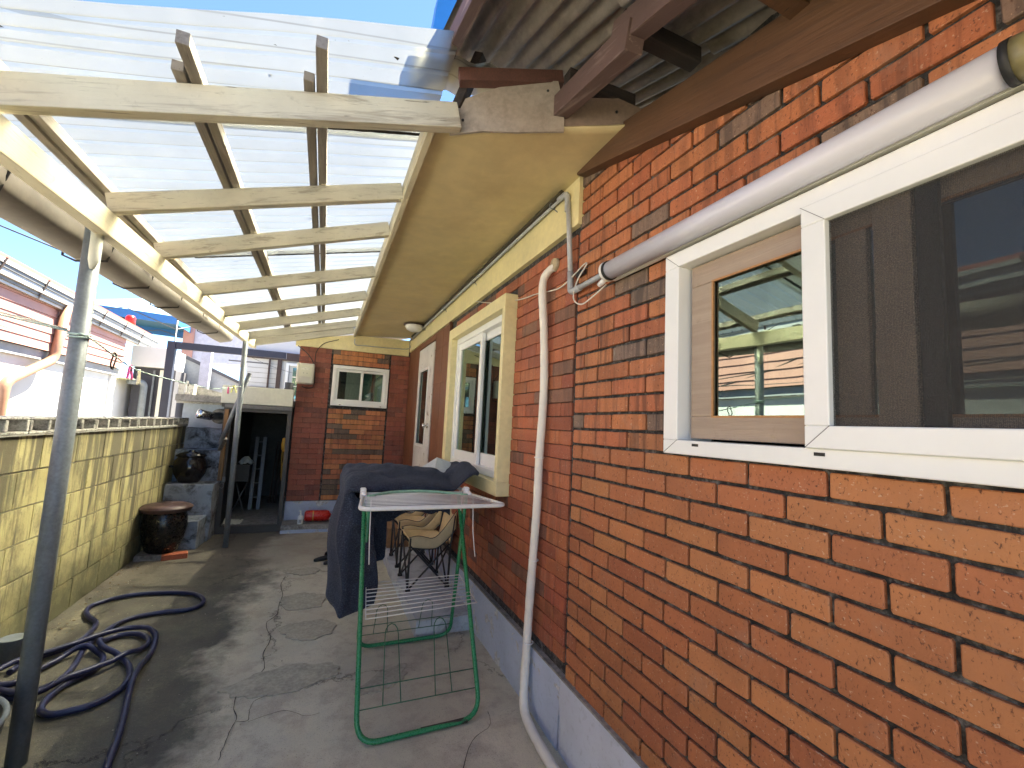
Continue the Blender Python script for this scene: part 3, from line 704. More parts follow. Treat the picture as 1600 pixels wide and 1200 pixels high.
G().beam((.30, 1.66, 2.622), (.295, 6.35, 2.59), .028, .115).build('ledger', m_cream_y, can, bevel=.002)
def sheet(x0, x1, y0, y1, dz, dirty=False):
    per = .098; pts = []; y = y0
    while y < y1:
        pts += [(y, 0), (min(y+.076, y1), 0), (min(y+.082, y1), .011), (min(y+.092, y1), .011)]; y += per
    nx = 8; nP = len(pts)
    def f(u, v):
        j = round(v*(nP-1)); y, h_ = pts[j]; x = x0+u*(x1-x0)
        if dirty: y += .11*(.3-x)/1.1*max(0, 1-(y-y0)/.3)
        return (x, y+.012*nz(x*2, y*.3), cz(x)+.155+dz+h_+.012*nz(x*1.5, y*1.1)+(.02*(1-min(1, (y-y0)/.3)) if dirty else 0))
    return G().grid(f, nx, nP-1, False)
sheet(-1.22, .34, 1.398, 2.02, .012, True).build('plastic_sheet', m_poly, can)
sheet(-1.22, .34, 1.888, 3.55, .0).build('plastic_sheet', m_poly, can)
sheet(-1.22, .34, 3.456, 5.1, .006).build('plastic_sheet', m_poly, can)
sheet(-1.22, .34, 5.024, 6.45, .0).build('plastic_sheet', m_poly, can)
G().grid(lambda u, v: (-.85+u*1.15, 1.94+v*.022+.006*nz(u*30, v), cz(-.85+u*1.15)+.150), 60, 1).build('dirt_line', M('black leaf dirt', (.03, .025, .02), .95, var=.4), can)
G().grid(lambda u, v: (-.9+u*1.2, 3.50+v*.03+.008*nz(u*30, v), cz(-.9+u*1.2)+.150), 60, 1).build('dirt_line', M('brown leaf dirt', (.09, .075, .05), .95, var=.4), can)
# sheet metal gutter on the low side with black straps
def gut(x, y, z0):
    prof = [(.10, .085), (.10, .0), (.085, -.02), (-.03, -.05), (-.075, -.03), (-.085, .05), (-.095, .075)]
    return [(x+a, y, z0+b) for a, b in prof]
g = G()
vs_ = []
ys = [1.0+i*.12 for i in range(46)]
for y in ys: vs_ += gut(-1.21-.03*(y-1)/5+.01*nz(y, 0, 0, 2), y, 2.14+.035*(y-1)+.008*nz(y, 5, 0, 1.5))
n = 7
g.add(vs_, [(i*n+k, (i+1)*n+k, (i+1)*n+k+1, i*n+k+1) for i in range(len(ys)-1) for k in range(n-1)], True)
g.build('gutter', m_canopygut, can, solid=.003)
for y in (2.1, 2.95, 3.55, 4.2, 4.9, 5.6):
    z = 2.14+.035*(y-1); x = -1.21-.03*(y-1)/5
    G().tube([(x-.098, y, z+.075), (x-.088, y-.02, z-.035), (x-.03, y-.03, z-.058), (x+.088, y-.01, z-.03), (x+.106, y, z+.07), (x+.18, y+.03, z+.10), (x+.25, y+.03, z+.08)], .006, 6).build('gutter_strap', m_cable, can)
def post(x, y, z1, r, lean=0):
    G().tube([(x, y, 0), (x+lean*.5, y, z1*.5), (x+lean, y, z1)], r, 20).build('post', m_galv, can)
post(-.988, 2.42, 2.19, .032); post(-.84, 5.51, 2.20, .026, -.02)
G().tube([(-.972, 2.397, 1.99), (-.968, 2.395, 2.03), (-.968, 2.395, 2.17)], [.008, .020, .022], 10).build('plaster_dab', m_parapet, can)
# plastic patch sheet between canopy and house eaves
G().grid(lambda u, v: (.20+u*.62, 1.55+v*.2, 2.80+.10*u+.02*math.sin(v*3)+.01*math.sin(u*30)), 40, 2).build('plastic_sheet', m_poly, can, label='short clear ridge sheet over the eaves end')

# ================================================================== BLOCK WALL
bw = thing('block_wall', 'yellow painted concrete block wall streaked with black, hollow blocks along its top', 'wall', (-1.6, 3, 0))
B('wall_core', m_cement, bw, -1.70, -1.531, -2.0, 6.45, 0, 1.226, bevel=0)
for r in range(6):
    z0 = 1.226-.204*(r+1)+.004; z1 = 1.226-.204*r-.004
    y = -1.3+(.2 if r % 2 else 0)
    while y < 6.4:
        a, b = y+.003, min(y+.397, 6.42)
        if a > .9 and b-a > .05:
            dx = R.uniform(0, .003)
            o = B('block', m_block, bw, -1.535, -1.520+dx, a, b, max(z0, .0), z1, bevel=.003)
        y += .40
B('block_course', m_block, bw, -1.535, -1.521, -1.9, .9, .0, 1.222, bevel=.003)
m_hollow = M('bare grey concrete block', (.40, .39, .36), .95, var=.35, scale=10, col2=(.07, .068, .06), lo=.5, hi=.68, bs=110, bstr=.7)
def hollow(y0):
    """Block laid on its side: shell, web and two open cells through it."""
    g = G(); x0, x1 = -1.71, -1.512; z0, z1 = 1.230, 1.325; L = .385
    g.box(x0, x1, y0, y0+L, z0, z0+.016); g.box(x0, x1, y0, y0+L, z1-.014, z1)
    for a, b in ((0, .026), (.178, .207), (L-.026, L)): g.box(x0, x1, y0+a, y0+b, z0+.016, z1-.014)
    return g
for i in range(16):
    y0 = .2+i*.392
    if y0 < 6.1: hollow(y0).build('hollow_block', m_hollow, bw, bevel=.006)
G().box(-1.72, -1.50, -1.9, 6.4, 1.223, 1.2295).build('mortar_bed', m_cement, bw)

# ================================================================== STAIRS, STOREROOM AND TERRACE
st = thing('concrete_stairs', 'rough blue grey concrete steps climbing beside the block wall', 'stairs', (-1.3, 5.8, 0))
def rough_box(x0, x1, y0, y1, z0, z1, amp=.012, s=7, seed=0):
    g = G()
    def q(f, nu, nv): 
        def h(u, v):
            p = Vector(f(u, v)); d = Vector((noise.noise(p*s+Vector((seed, 0, 0))), noise.noise(p*s+Vector((0, 9, seed))), noise.noise(p*s+Vector((4, seed, 7)))))*amp
            return p+d
        g.grid(h, nu, nv, True)
    nx = max(2, int((x1-x0)/.04)); ny = max(2, int((y1-y0)/.04)); nzz = max(2, int((z1-z0)/.04))
    q(lambda u, v: (x0+u*(x1-x0), y0, z0+v*(z1-z0)), nx, nzz); q(lambda u, v: (x1, y0+u*(y1-y0), z0+v*(z1-z0)), ny, nzz)
    q(lambda u, v: (x0+u*(x1-x0), y0+v*(y1-y0), z1), nx, ny); q(lambda u, v: (x0, y1-u*(y1-y0), z0+v*(z1-z0)), ny, nzz)
    q(lambda u, v: (x1-u*(x1-x0), y1, z0+v*(z1-z0)), nx, nzz)
    return g
for i, (y0, z0, z1, x0, x1) in enumerate(((5.48, 0, .285, -1.36, -1.09), (5.79, 0, .61, -1.50, -1.06), (6.10, .0, .965, -1.55, -1.08), (6.40, 0, 1.21, -1.6, -1.12))):
    rough_box(x0, x1, y0, 6.7, z0, z1, .016, 6, i*3).build('step', m_stair, st)
rough_box(-1.62, -1.04, 6.60, 6.8, 1.0, 1.52, .006, 5, 8).build('back_wall', M('pale blue grey render', (.42, .48, .56), .85, var=.15, scale=4, bs=60, bstr=.3), st)
m_kerb = M('stained pale kerb', (.50, .49, .44), .9, var=.3, scale=8, col2=(.13, .12, .11), lo=.5, hi=.68, bs=60, bstr=.5)
rough_box(-1.66, -1.0, 6.47, 6.62, 1.50, 1.60, .008, 6, 2).build('kerb', m_kerb, st)
rough_box(-1.66, -1.50, 6.47, 6.66, 1.60, 1.735, .01, 6, 4).build('kerb_block', m_kerb, st)
G().poly([(-1.50, 6.60, 1.60), (-1.0, 6.60, 1.60), (-1.0, 6.60, 1.61), (-1.50, 6.60, 1.72)], (0, .05, 0)).build('coping', m_cement, st)

store = thing('storeroom', 'low dark storeroom with an open doorway under a cream terrace parapet', 'shed', (-.7, 6.2, 0))
m_steel = M('dark brown door frame', (.06, .052, .045), .5, var=.2)
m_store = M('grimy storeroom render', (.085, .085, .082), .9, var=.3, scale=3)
frame(store, 'door_frame', m_steel, 6.10, 6.16, -1.07, -.372, .0, 1.475, .06, .045, .085, .045, 'y', bev=.002)
B('jamb_strip', timber('worn orange timber', (.28, .15, .06), (.10, .06, .035), .5, .6, 'z'), store, -1.075, -1.035, 6.04, 6.095, .62, 1.45)
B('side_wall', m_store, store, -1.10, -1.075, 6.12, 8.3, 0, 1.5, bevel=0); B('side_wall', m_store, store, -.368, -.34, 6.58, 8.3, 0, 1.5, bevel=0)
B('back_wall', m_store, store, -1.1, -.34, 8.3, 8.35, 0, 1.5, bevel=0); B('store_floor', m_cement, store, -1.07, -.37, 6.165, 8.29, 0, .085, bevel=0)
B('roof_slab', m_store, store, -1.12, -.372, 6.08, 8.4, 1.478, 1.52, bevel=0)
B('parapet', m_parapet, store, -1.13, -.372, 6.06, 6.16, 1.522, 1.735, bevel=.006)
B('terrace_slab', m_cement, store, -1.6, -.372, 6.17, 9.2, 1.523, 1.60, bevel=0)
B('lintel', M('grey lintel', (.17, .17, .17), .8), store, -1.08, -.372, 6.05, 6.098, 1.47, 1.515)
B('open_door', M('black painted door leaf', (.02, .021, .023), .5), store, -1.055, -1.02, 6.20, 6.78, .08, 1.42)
lk = B('hasp', m_alu, store, -1.06, -1.0, 6.085, 6.092, .60, .66); 
G().tube([(-1.03+.022*math.cos(a), 6.08, .56+.03*math.sin(a)) for a in [i*.52 for i in range(12)]], .004, 6, closed=True).build('padlock_chain', m_alu, store)

ld = thing('ladder', 'folded aluminium ladder leaning in the dark storeroom', 'ladder', (-.78, 7.2, .085))
for x in (-.865, -.765):
    G().beam((x+.02, 7.1, .09), (x, 7.35, 1.08), .045, .022, (0, 1, 0)).build('rail', m_alu, ld, bevel=.002)
for i in range(5): G().beam((-.86, 7.13+i*.05, .25+i*.19), (-.75, 7.13+i*.05, .25+i*.19), .018, .012).build('rung', m_alu, ld)
bxs = thing('wooden_stool', 'grey box shaped stool on crossed legs in the storeroom', 'stool', (-.95, 7.0, .085))
B('seat_box', M('dull grey board', (.10, .095, .09), .8), bxs, -1.04, -.87, 6.9, 7.15, .50, .72)
for a, b in (((-1.03, 6.95, .09), (-.88, 7.0, .50)), ((-.90, 6.95, .09), (-1.03, 7.0, .50))): G().tube([a, b], .010, 6).build('leg', m_alu, bxs)
G().grid(lambda u, v: (-1.03+u*.18, 6.95+v*.2, .73+.09*math.sin(u*3.1)*math.sin(v*3.1)+.03*nz(u*5, v*5)), 12, 12, False).build('plastic_bag', m_clearp, label='crumpled clear plastic bag heaped on the stool in the storeroom', cat='bag')
G().grid(lambda u, v: (-1.0+u*.18, 6.20+v*.25, .088+.05*(1-u)*math.sin(v*3.1)+.015*nz(u*6, v*6)), 12, 12, False).build('paper_scrap', m_parapet, label='crumpled pale paper on the storeroom floor by the threshold', cat='paper')
for i in range(3): G().tube([(-.66+i*.04, 7.6, .09), (-.63+i*.045, 7.8, 1.0-i*.08)], .011, 8).build('pole', m_brown, label=['tall dark pole standing right of the ladder', 'middle dark pole of the three in the storeroom', 'shortest dark pole nearest the yellow cord'][i], cat='pole', group='poles in the storeroom')
pts = []
for k in range(4):
    for i in range(14):
        a = 2*math.pi*i/14; pts.append((-.425+.012*k, 6.24+.045*math.cos(a)+.01*k, .86-.03*k+(.27-.03*k)*math.sin(a)+(.0)))
G().tube([(p[0]-.02*abs(math.sin(i*.3)), p[1], p[2]) for i, p in enumerate(pts)], .004, 6).build('yellow_cord', m_yellow, label='looped yellow cord hanging inside the storeroom door jamb', cat='cord')
G().lathe([(0, -.09), (.02, -.07), (.03, 0), (.02, .07), (0, .08)], (-.435, 6.2, 1.05), 12).build('cord_reel', m_yellow, label='yellow plug bundle at the top of the hanging cord', cat='cord')

# pole brace and leaning timber by the far post
G().tube([(-.80, 5.60, 1.86), (-1.02, 5.66, 1.06)], .021, 12).build('brace_pole', m_galv, can)
G().beam((-.985, 5.75, 1.12), (-1.075, 5.98, .98), .04, .025).build('leaning_batten', m_greywood, label='broken timber end resting on the concrete steps', cat='timber')

# flue
fl_ = thing('flue_pipe', 'bright steel flue pipe poking out above the steps', 'pipe', (-1.22, 6.55, 1.36))
G().lathe([(.0, 0), (.095, 0), (.095, -.03), (.075, -.045), (.055, -.05)], (-1.22, 6.60, 1.36), 24, 'y').build('wall_collar', m_cement, fl_)
G().tube([(-1.22, 6.58, 1.36), (-1.235, 6.42, 1.36), (-1.27, 6.30, 1.36)], .048, 18).build('duct', M('grey flexible duct', (.17, .18, .19), .5, metal=.4, scale=60), fl_)
G().tube([(-1.265, 6.31, 1.36), (-1.33, 6.21, 1.375), (-1.37, 6.19, 1.385)], [.05, .052, .055], 18, cap=False).build('nozzle', m_chrome, fl_, solid=.003)

# ================================================================== POTS
j = thing('onggi_jar', 'large dark brown earthenware jar with a flat reddish lid', 'jar', (-1.335, 5.30, .05))
G().lathe([(0, .0), (.115, 0), (.135, .02), (.165, .12), (.185, .24), (.178, .33), (.158, .385), (.15, .40), (.158, .41)], (-1.335, 5.30, .05), 40).build('body', m_jar, j)
G().lathe([(.0, .463), (.03, .463), (.04, .455), (.10, .452), (.165, .445), (.205, .430), (.21, .415), (.203, .385), (.195, .383), (.19, .40), (0, .40)], (-1.335, 5.30, .05), 40).build('lid', m_lid, j)
G().tube([(-1.335+.209*math.cos(a), 5.30+.209*math.sin(a), .467) for a in [i*math.pi/20 for i in range(40)]], .006, 6, closed=True).build('lid_rim', m_lid, j)
G().box(-.055, .055, -.1, .1, 0, .06)
o = G().box(-.1, .1, -.05, .05, 0, .05).build('loose_brick', m_brick_o, bevel=.004, label='single red brick tucked under the right side of the big jar', cat='brick'); o.location = (-1.20, 5.20, 0); o.rotation_euler = (0, 0, .25); o.color = (.40, .10, .045, .2)
rough_box(-1.50, -1.29, 5.15, 5.42, 0, .05, .008, 6, 5).build('jar_slab', m_cement, label='rough cement slab under the big brown jar', cat='slab')
pt = thing('glazed_pot', 'black glazed two handled pot standing on the second step', 'pot', (-1.33, 5.97, .615))
G().lathe([(0, 0), (.09, 0), (.105, .02), (.15, .10), (.163, .17), (.15, .24), (.125, .275), (.13, .285), (.14, .29)], (-1.33, 5.97, .615), 36).build('body', m_pot, pt)
G().lathe([(.142, .290), (.145, .30), (.11, .325), (.03, .34), (.03, .355), (0, .358)], (-1.33, 5.97, .615), 36).build('lid', m_pot, pt)
for s in (-1, 1): G().tube([(-1.33+s*.155, 5.93, .615+.17), (-1.33+s*.185, 5.94, .615+.175), (-1.33+s*.185, 5.99, .615+.175), (-1.33+s*.155, 6.0, .615+.17)], .010, 8).build('handle', m_pot, pt)

# ================================================================== HOSE, TUB, PAIL
A_ = [(-1.379, 3.189), (-1.367, 3.295), (-1.315, 3.34), (-1.255, 3.402), (-1.22, 3.493), (-1.215, 3.57), (-1.219, 3.66), (-1.244, 3.75), (-1.323, 3.861), (-1.381, 3.994), (-1.369, 4.092), (-1.277, 4.186), (-1.116, 4.217), (-.862, 4.158), (-.739, 4.044), (-.697, 3.908), (-.76, 3.815), (-.925, 3.806), (-1.06, 3.762), (-1.12, 3.66), (-1.138, 3.551), (-1.15, 3.471), (-1.155, 3.378), (-1.135, 3.268), (-1.115, 3.141), (-1.121, 3.02), (-1.164, 2.955), (-1.236, 2.916), (-1.34, 2.96), (-1.40, 3.02), (-1.36, 3.06),
      (-1.304, 3.07), (-1.252, 3.198), (-1.20, 3.302), (-1.145, 3.338), (-1.084, 3.31), (-1.028, 3.248), (-.999, 3.169), (-1.002, 3.103), (-1.046, 3.019), (-1.082, 2.928), (-1.088, 2.836), (-1.068, 2.761), (-1.013, 2.714), (-.95, 2.72), (-.889, 2.738), (-.838, 2.793), (-.811, 2.871), (-.822, 2.981), (-.865, 3.099), (-.94, 3.206), (-1.024, 3.269), (-1.078, 3.338), (-1.09, 3.42), (-1.055, 3.491), (-.985, 3.504), (-.916, 3.465), (-.859, 3.38), (-.853, 3.297), (-.896, 3.191), (-.952, 3.113), (-1.023, 3.023), (-1.093, 2.953), (-1.141, 2.905), (-1.22, 2.90), (-1.36, 3.0), (-1.43, 3.15), (-1.40, 3.23),
      (-1.308, 3.31), (-1.24, 3.367), (-1.156, 3.441), (-1.069, 3.53), (-.99, 3.559), (-.906, 3.515), (-.83, 3.387), (-.798, 3.234), (-.793, 3.062), (-.782, 2.908), (-.756, 2.765), (-.721, 2.614), (-.686, 2.446), (-.667, 2.318), (-.635, 2.142), (-.62, 1.9), (-.66, 1.6)]
path = smooth_path([(x, y, .019) for x, y in A_], 6)
HR = .0145; zl = [HR+.004]*len(path)
for i in range(len(path)):                      # where the hose crosses itself the later run rides over the earlier one
    for k in range(0, i-25):
        d = (path[i].xy-path[k].xy).length
        if d < .075: zl[i] = max(zl[i], zl[k]+2*HR*max(0, 1-(d/.075)**2))
for _ in range(3): zl = [max(zl[i]*.5, .25*zl[max(0, i-1)]+.5*zl[i]+.25*zl[min(len(zl)-1, i+1)]) for i in range(len(zl))]
G().tube([(p.x, p.y, z) for p, z in zip(path, zl)], HR, 10).build('garden_hose', m_hose, label='tangled dark blue hose lying in loops on the concrete', cat='hose')
tb = thing('rubber_tub', 'black rubber tub with a grey rolled rim at the foot of the near post', 'tub', (-1.17, 2.15, 0))
G().lathe([(0, .005), (.20, .005), (.23, .02), (.265, .29), (.26, .30), (.25, .29), (.215, .03), (0, .02)], (-1.20, 2.13, .0), 40).build('body', m_black, tb)
G().tube([(-1.20+.264*math.cos(a), 2.13+.264*math.sin(a), .30) for a in [i*math.pi/24 for i in range(48)]], .009, 8, closed=True).build('rim', m_galv, tb)
G().lathe([(0, 0), (.05, 0), (.055, .12), (.058, .125), (.05, .125), (0, .12)], (-1.46, 3.36, .0), 20).build('tin_can', m_galv, label='dented grey tin can against the block wall', cat='can')
o = G().lathe([(0, 0), (.014, .004), (.02, .03), (.018, .10), (.012, .22), (0, .225)], (0, 0, 0), 14).build('scoop', m_creamp, label='pale rounded scoop end leaning on the tub rim', cat='scoop'); o.location = (-.93, 2.06, .06); o.rotation_euler = (.2, -.5, 0)

# ================================================================== CONCRETE BENCH, CHAIRS, BOXES
rough_box(.665, 1.075, 2.98, 6.05, -.01, .10, .008, 6, 3).build('concrete_bench', m_bench, label='low pale painted concrete ledge along the foot of the brick wall', cat='ledge')
def camp_chair(x, y, label, group):
    """Folding camp chair facing -x: crossed black tubes, sagging tan seat, low tan back."""
    z = .104; c = thing('camp_chair', label, 'chair', (x, y, z), group)
    W = .37; Dp = .31
    g = lambda *p: [(x+a, y+b, z+c_) for a, b, c_ in p]
    F = [(0, 0), (0, W), (Dp, 0), (Dp, W)]
    # side crosses and front/back crosses
    for nm, a, b in (('crossed_leg', (0, 0, .01), (Dp, 0, .34)), ('crossed_leg', (Dp, 0, .01), (0, 0, .34)), ('crossed_leg', (0, W, .01), (Dp, W, .34)), ('crossed_leg', (Dp, W, .01), (0, W, .34)),
                     ('crossed_leg', (0, .01, .01), (0, W-.01, .33)), ('crossed_leg', (0, W-.01, .01), (0, .01, .33)), ('crossed_leg', (Dp, .01, .01), (Dp, W-.01, .33)), ('crossed_leg', (Dp, W-.01, .01), (Dp, .01, .33))):
        G().tube(g(a, b), .0075, 8).build(nm, m_blacksteel, c)
    for (a, b) in F[:2]: G().tube(g((a-.004, b, .0), (a-.004, b, .40)), .009, 8).build('front_upright', m_blacksteel, c)
    for (a, b) in F[2:]: G().tube(g((a+.004, b, .0), (a+.01, b, .34), (a+.035, b, .56)), .009, 8).build('back_upright', m_blacksteel, c)
    for (a, b) in F: G().box(x+a-.018, x+a+.018, y+b-.014, y+b+.014, z-.003, z+.018).build('foot', m_black, c, bevel=.003)
    def seat(u, v):
        px_ = u*Dp; py_ = v*W; sg = .06*math.sin(math.pi*v)*math.sin(math.pi*min(1, u*1.1))
        return (x-.01+px_, y+py_, z+.385-.03*u-sg+.004*nz(u*9, v*9)+.05*(1-u)**4*0)
    G().grid(seat, 16, 18).build('seat', m_tan, c, solid=.006)
    def back(u, v):
        xx = Dp+.0+.045*u+.035*math.sin(math.pi*v); zz = .33+u*(.24+.05*math.cos((v-.5)*5)*0)
        return (x+xx, y+v*W, z+zz+.012*math.cos((v-.5)*6)+.004*nz(u*9, v*9, 4))
    G().grid(back, 14, 18).build('backrest', m_tan, c, solid=.006)
    for k in (0, 1):
        def arm(u, v):                          # canvas wing from the front corner sweeping up to the back
            xx = -.015+u*(Dp+.06); top = .40+.19*max(0, (u-.45)/.55)**1.8+.012*math.sin(u*9); bot = .335+.12*max(0, (u-.55)/.45)**1.5-.02*math.sin(u*3.1)
            return (x+xx, y+k*W+(.01 if k else -.01)*math.sin(u*3), z+bot+(top-bot)*v)
        G().grid(arm, 20, 4).build('arm_wing', m_tan, c, solid=.007)
        G().tube([(p[0], p[1], p[2]-.004) for p in [arm(i/16, 0) for i in range(17)]], .006, 6).build('edge_binding', m_blacksteel, c)
        G().tube([(p[0], p[1], p[2]+.002) for p in [arm(i/16, 1) for i in range(17)]], .0035, 6).build('edge_binding', m_blacksteel, c)
    return c
camp_chair(.70, 3.50, 'nearer tan canvas folding chair with black crossed legs', 'camp chairs by the wall')
camp_chair(.71, 4.10, 'farther tan canvas folding chair, partly hidden by the nearer one', 'camp chairs by the wall')
cb = thing('cardboard_box', 'brown cardboard box on the pale ledge behind the chairs', 'box', (.80, 4.9, .1))
B('box_body', m_card, cb, .70, .96, 4.72, 5.05, .105, .30); B('tape_strip', m_tape, cb, .80, .86, 4.717, 4.7195, .15, .30, bevel=0)
G().poly([(.70, 4.72, .30), (.70, 5.05, .30), (.58, 5.03, .36), (.58, 4.74, .36)], (0, 0, .004)).build('flap', m_card, cb)
B('cardboard_carton', M('grey brown carton', (.20, .17, .15), .85), None, .74, 1.02, 5.2, 5.6, .105, .36, label='greyish carton standing behind the brown cardboard box', cat='box')

# ================================================================== DRYING RACK
rk = thing('drying_rack', 'folding clothes rack with green tube legs and white wire shelves', 'drying rack', (.52, 2.5, 0))
def ubend(pts, r=.09, k=7):
    out = [Vector(pts[0])]
    for i in range(1, len(pts)-1):
        p = Vector(pts[i]); a = (Vector(pts[i-1])-p).normalized(); b = (Vector(pts[i+1])-p).normalized()
        for j in range(k+1):
            t = j/k; out.append((p+a*r*(1-t))*(1-t)+p*0+(p+b*r*t)*t if False else ((1-t)**2)*(p+a*r)+2*t*(1-t)*p+(t*t)*(p+b*r))
    out.append(Vector(pts[-1])); return out
TR = .0115
G().tube(ubend([(.245, 2.60, .975), (.240, 2.075, .013), (.805, 2.085, .013), (.805, 2.66, .975)], .10), TR, 12).build('front_leg_frame', m_green, rk)
G().tube(ubend([(.262, 2.50, .975), (.305, 2.93, .013), (.885, 2.93, .013), (.822, 2.55, .975)], .09), TR, 12).build('back_leg_frame', m_green, rk)
G().tube([(.52, 2.083, .0128), (.66, 2.0835, .0128), (.74, 2.085, .0135)], TR+.0008, 12).build('rust_patch', m_rust, rk, label='rusted stretch of the front foot rail')
def legp(f, z, s):                               # a point on a leg frame at height z, s = 0 left, 1 right
    if f: t = z/.975; return Vector(((.24+.005*t) if s == 0 else .805, 2.08+.55*t, z))
    t = z/.975; return Vector(((.305-.043*t) if s == 0 else (.885-.063*t), 2.93-.41*t, z))
for f in (1, 0):
    for z in ((.115, .185) if f else (.10, .165)):
        G().tube([legp(f, z, 0), legp(f, z, 1)], .0024, 6).build('cross_wire', m_greenw, rk)
    for a in (.27, .70) if f else (.22, .70):
        z0, z1, z2 = (.115, .185, .40) if f else (.10, .165, .30)
        pts = []
        for s_, zz in ((-.045, z0), (-.035, z2-.04)): pts.append(legp(f, zz, 0).lerp(legp(f, zz, 1), a+s_*1.6))
        for q in range(7): t = math.pi*(1-q/6); pts.append(legp(f, z2-.04+.04*math.sin(t), 0).lerp(legp(f, z2-.04+.04*math.sin(t), 1), a+.035*1.6*math.cos(t)))
        for s_, zz in ((.035, z2-.04), (.045, z0)): pts.append(legp(f, zz, 0).lerp(legp(f, zz, 1), a+s_*1.6))
        G().tube(pts, .0024, 6).build('shoe_hoop', m_greenw, rk)
# lower wire shelf
zf, zb = .50, .47
sh = [(.250, 2.15, zf), (.795, 2.19, zf), (.855, 2.70, zb), (.30, 2.70, zb)]
G().tube(sh, .003, 6, closed=True).build('lower_shelf_frame', m_wgrey, rk)
for i in range(1, 9):
    t = i/9; a = Vector(sh[0]).lerp(Vector(sh[3]), t); b = Vector(sh[1]).lerp(Vector(sh[2]), t)
    G().tube([a, b], .0024, 5).build('shelf_wire', m_wgrey, rk)
# top: front wing, hinge bar and back wing under the blanket
def wing(y0, y1, z0, z1, xl0, xr0, xl1, xr1, nw):
    G().tube(ubend([(xl1, y1, z1), (xl0, y0, z0), (xr0, y0, z0), (xr1, y1, z1)], .05), .0105, 12).build('wing_frame', m_wgrey, rk)
    for i in range(1, nw+1):
        t = i/(nw+1); G().tube([(xl0+(xl1-xl0)*t, y0+(y1-y0)*t, z0+(z1-z0)*t+.002), (xr0+(xr1-xr0)*t, y0+(y1-y0)*t, z0+(z1-z0)*t+.002)], .0027, 6).build('drying_wire', m_whitep, rk)
wing(2.13, 2.58, .995, .985, .185, .905, .235, .835, 9)
wing(3.22, 2.66, 1.0, .99, .22, .86, .235, .835, 8)
for x in (.237, .835):
    G().tube([(x, 2.50, .985), (x, 2.62, 1.005), (x, 2.70, .985)], [.013, .016, .013], 10).build('hinge_bracket', m_whitep, rk)
    B('hinge_block', m_whitep, rk, x-.018, x+.012, 2.565, 2.605, .965, 1.025, bevel=.006)
G().tube([(.24, 2.62, .985), (.83, 2.62, .985)], .009, 10).build('hinge_bar', m_wgrey, rk)
G().tube(smooth_path([(.25, 2.50, .99), (.40, 2.60, .998), (.62, 2.60, .998), (.83, 2.52, .985)]), .008, 8).build('bent_tube', M('mint tube', (.30, .55, .38), .4), rk)
for x, dx in ((.262, .0), (.822, 0)):
    G().tube([(x, 2.42, .985), (x+.004, 2.40, .80), (x+.006, 2.35, .68)], .0026, 6).build('stay_wire', m_whitep, rk)
    G().tube([(x-.02, 2.56, .985), (x-.012, 2.62, .80)], .0026, 6).build('stay_wire', m_whitep, rk)

# ================================================================== BLANKET
def blk(u, v):
    """u across the rack (0 = hem of the left drape, 1 = right end), v from the front hem over the back and down."""
    a = -.68+u*(.68+.80); b = -.20+v*1.20; top = .56; xe = .185
    fold = max(0, -b); b = max(0, b)
    back = max(0, b-top)/.44
    lenb = .62 if a < .14 else (.62-.26*min(1, (a-.14)/.06))+.03*math.sin(a*9)
    back *= lenb; t = min(b, top)
    up_ = min(1, t/.22)**.6
    zt = 1.0+.085*up_*(.75+.3*math.sin(a*4.5+.6))+.03*nz(a*3, b*4, 1)*up_+.026*nz(a*6, b*6, 4)*up_+.012*nz(a*15, b*13, 6)*up_+.012*math.sin(t*16+a*7)*up_
    yy = 2.66+t
    if a >= 0:
        x = xe+a; z = zt
        if a > .60:                              # right end curls up into a lip
            k = (a-.60)/.20; z += .10*math.sin(k*1.9)*(1-.5*t); x -= .05*k*k; 
        z -= back; yy += (.03+.02*nz(a*6, 2))*min(1, back*8)
        z -= fold*.06; yy += fold*.12
        x += .05*math.sin(a*20+back*6)*back*.5
    else:
        d = -a; rr = .055; w_ = min(1, d/.2)
        if d < rr*1.57: q = d/rr; x = xe-rr*math.sin(q)*.8; z = zt-rr*(1-math.cos(q))
        else:
            h_ = d-rr*1.57; x = xe-rr*.8-.05*h_-.02*math.sin(h_*5)+.030*math.sin(b*13+1+h_*2)*min(1, h_*3)+.04*nz(h_*3, b*5, 9); z = zt-rr-h_*(1.02-.22*b-.5*fold*fold*3)
        yy = 2.66+t*(1-.25*w_)-.05*w_*(1-t/top)+.012*nz(d*4, b*3)
        if b > top: e = (b-top)/(1-top); x += .30*e*w_; z = min(z, zt-back*.3) if d < .3 else z
        x += fold*(.95*w_)+.012*math.sin(fold*34+d*3)*w_; yy += fold*(.12*(1-w_)-.25*w_*fold)-.035*math.sin(fold*19+d*2)*w_+.05*w_*nz(d*3.5, fold*9, 3); z -= fold*.06*(1-w_)
    if z < .345: z = .345+.1*(z-.345)
    return (x, yy, z)
G().grid(blk, 100, 80).build('blanket', m_blanket, solid=.009, label='thick navy fleece blanket draped over the rear of the clothes rack', cat='blanket')
G().poly([(.62, 3.10, 1.06), (.77, 3.12, 1.155), (.93, 3.14, 1.105), (1.0, 2.95, 1.06), (.70, 2.9, 1.06)], (0, 0, .004)).build('paper_sheet', m_clearp, label='pale grey sheet sticking out from under the far edge of the blanket', cat='sheet')

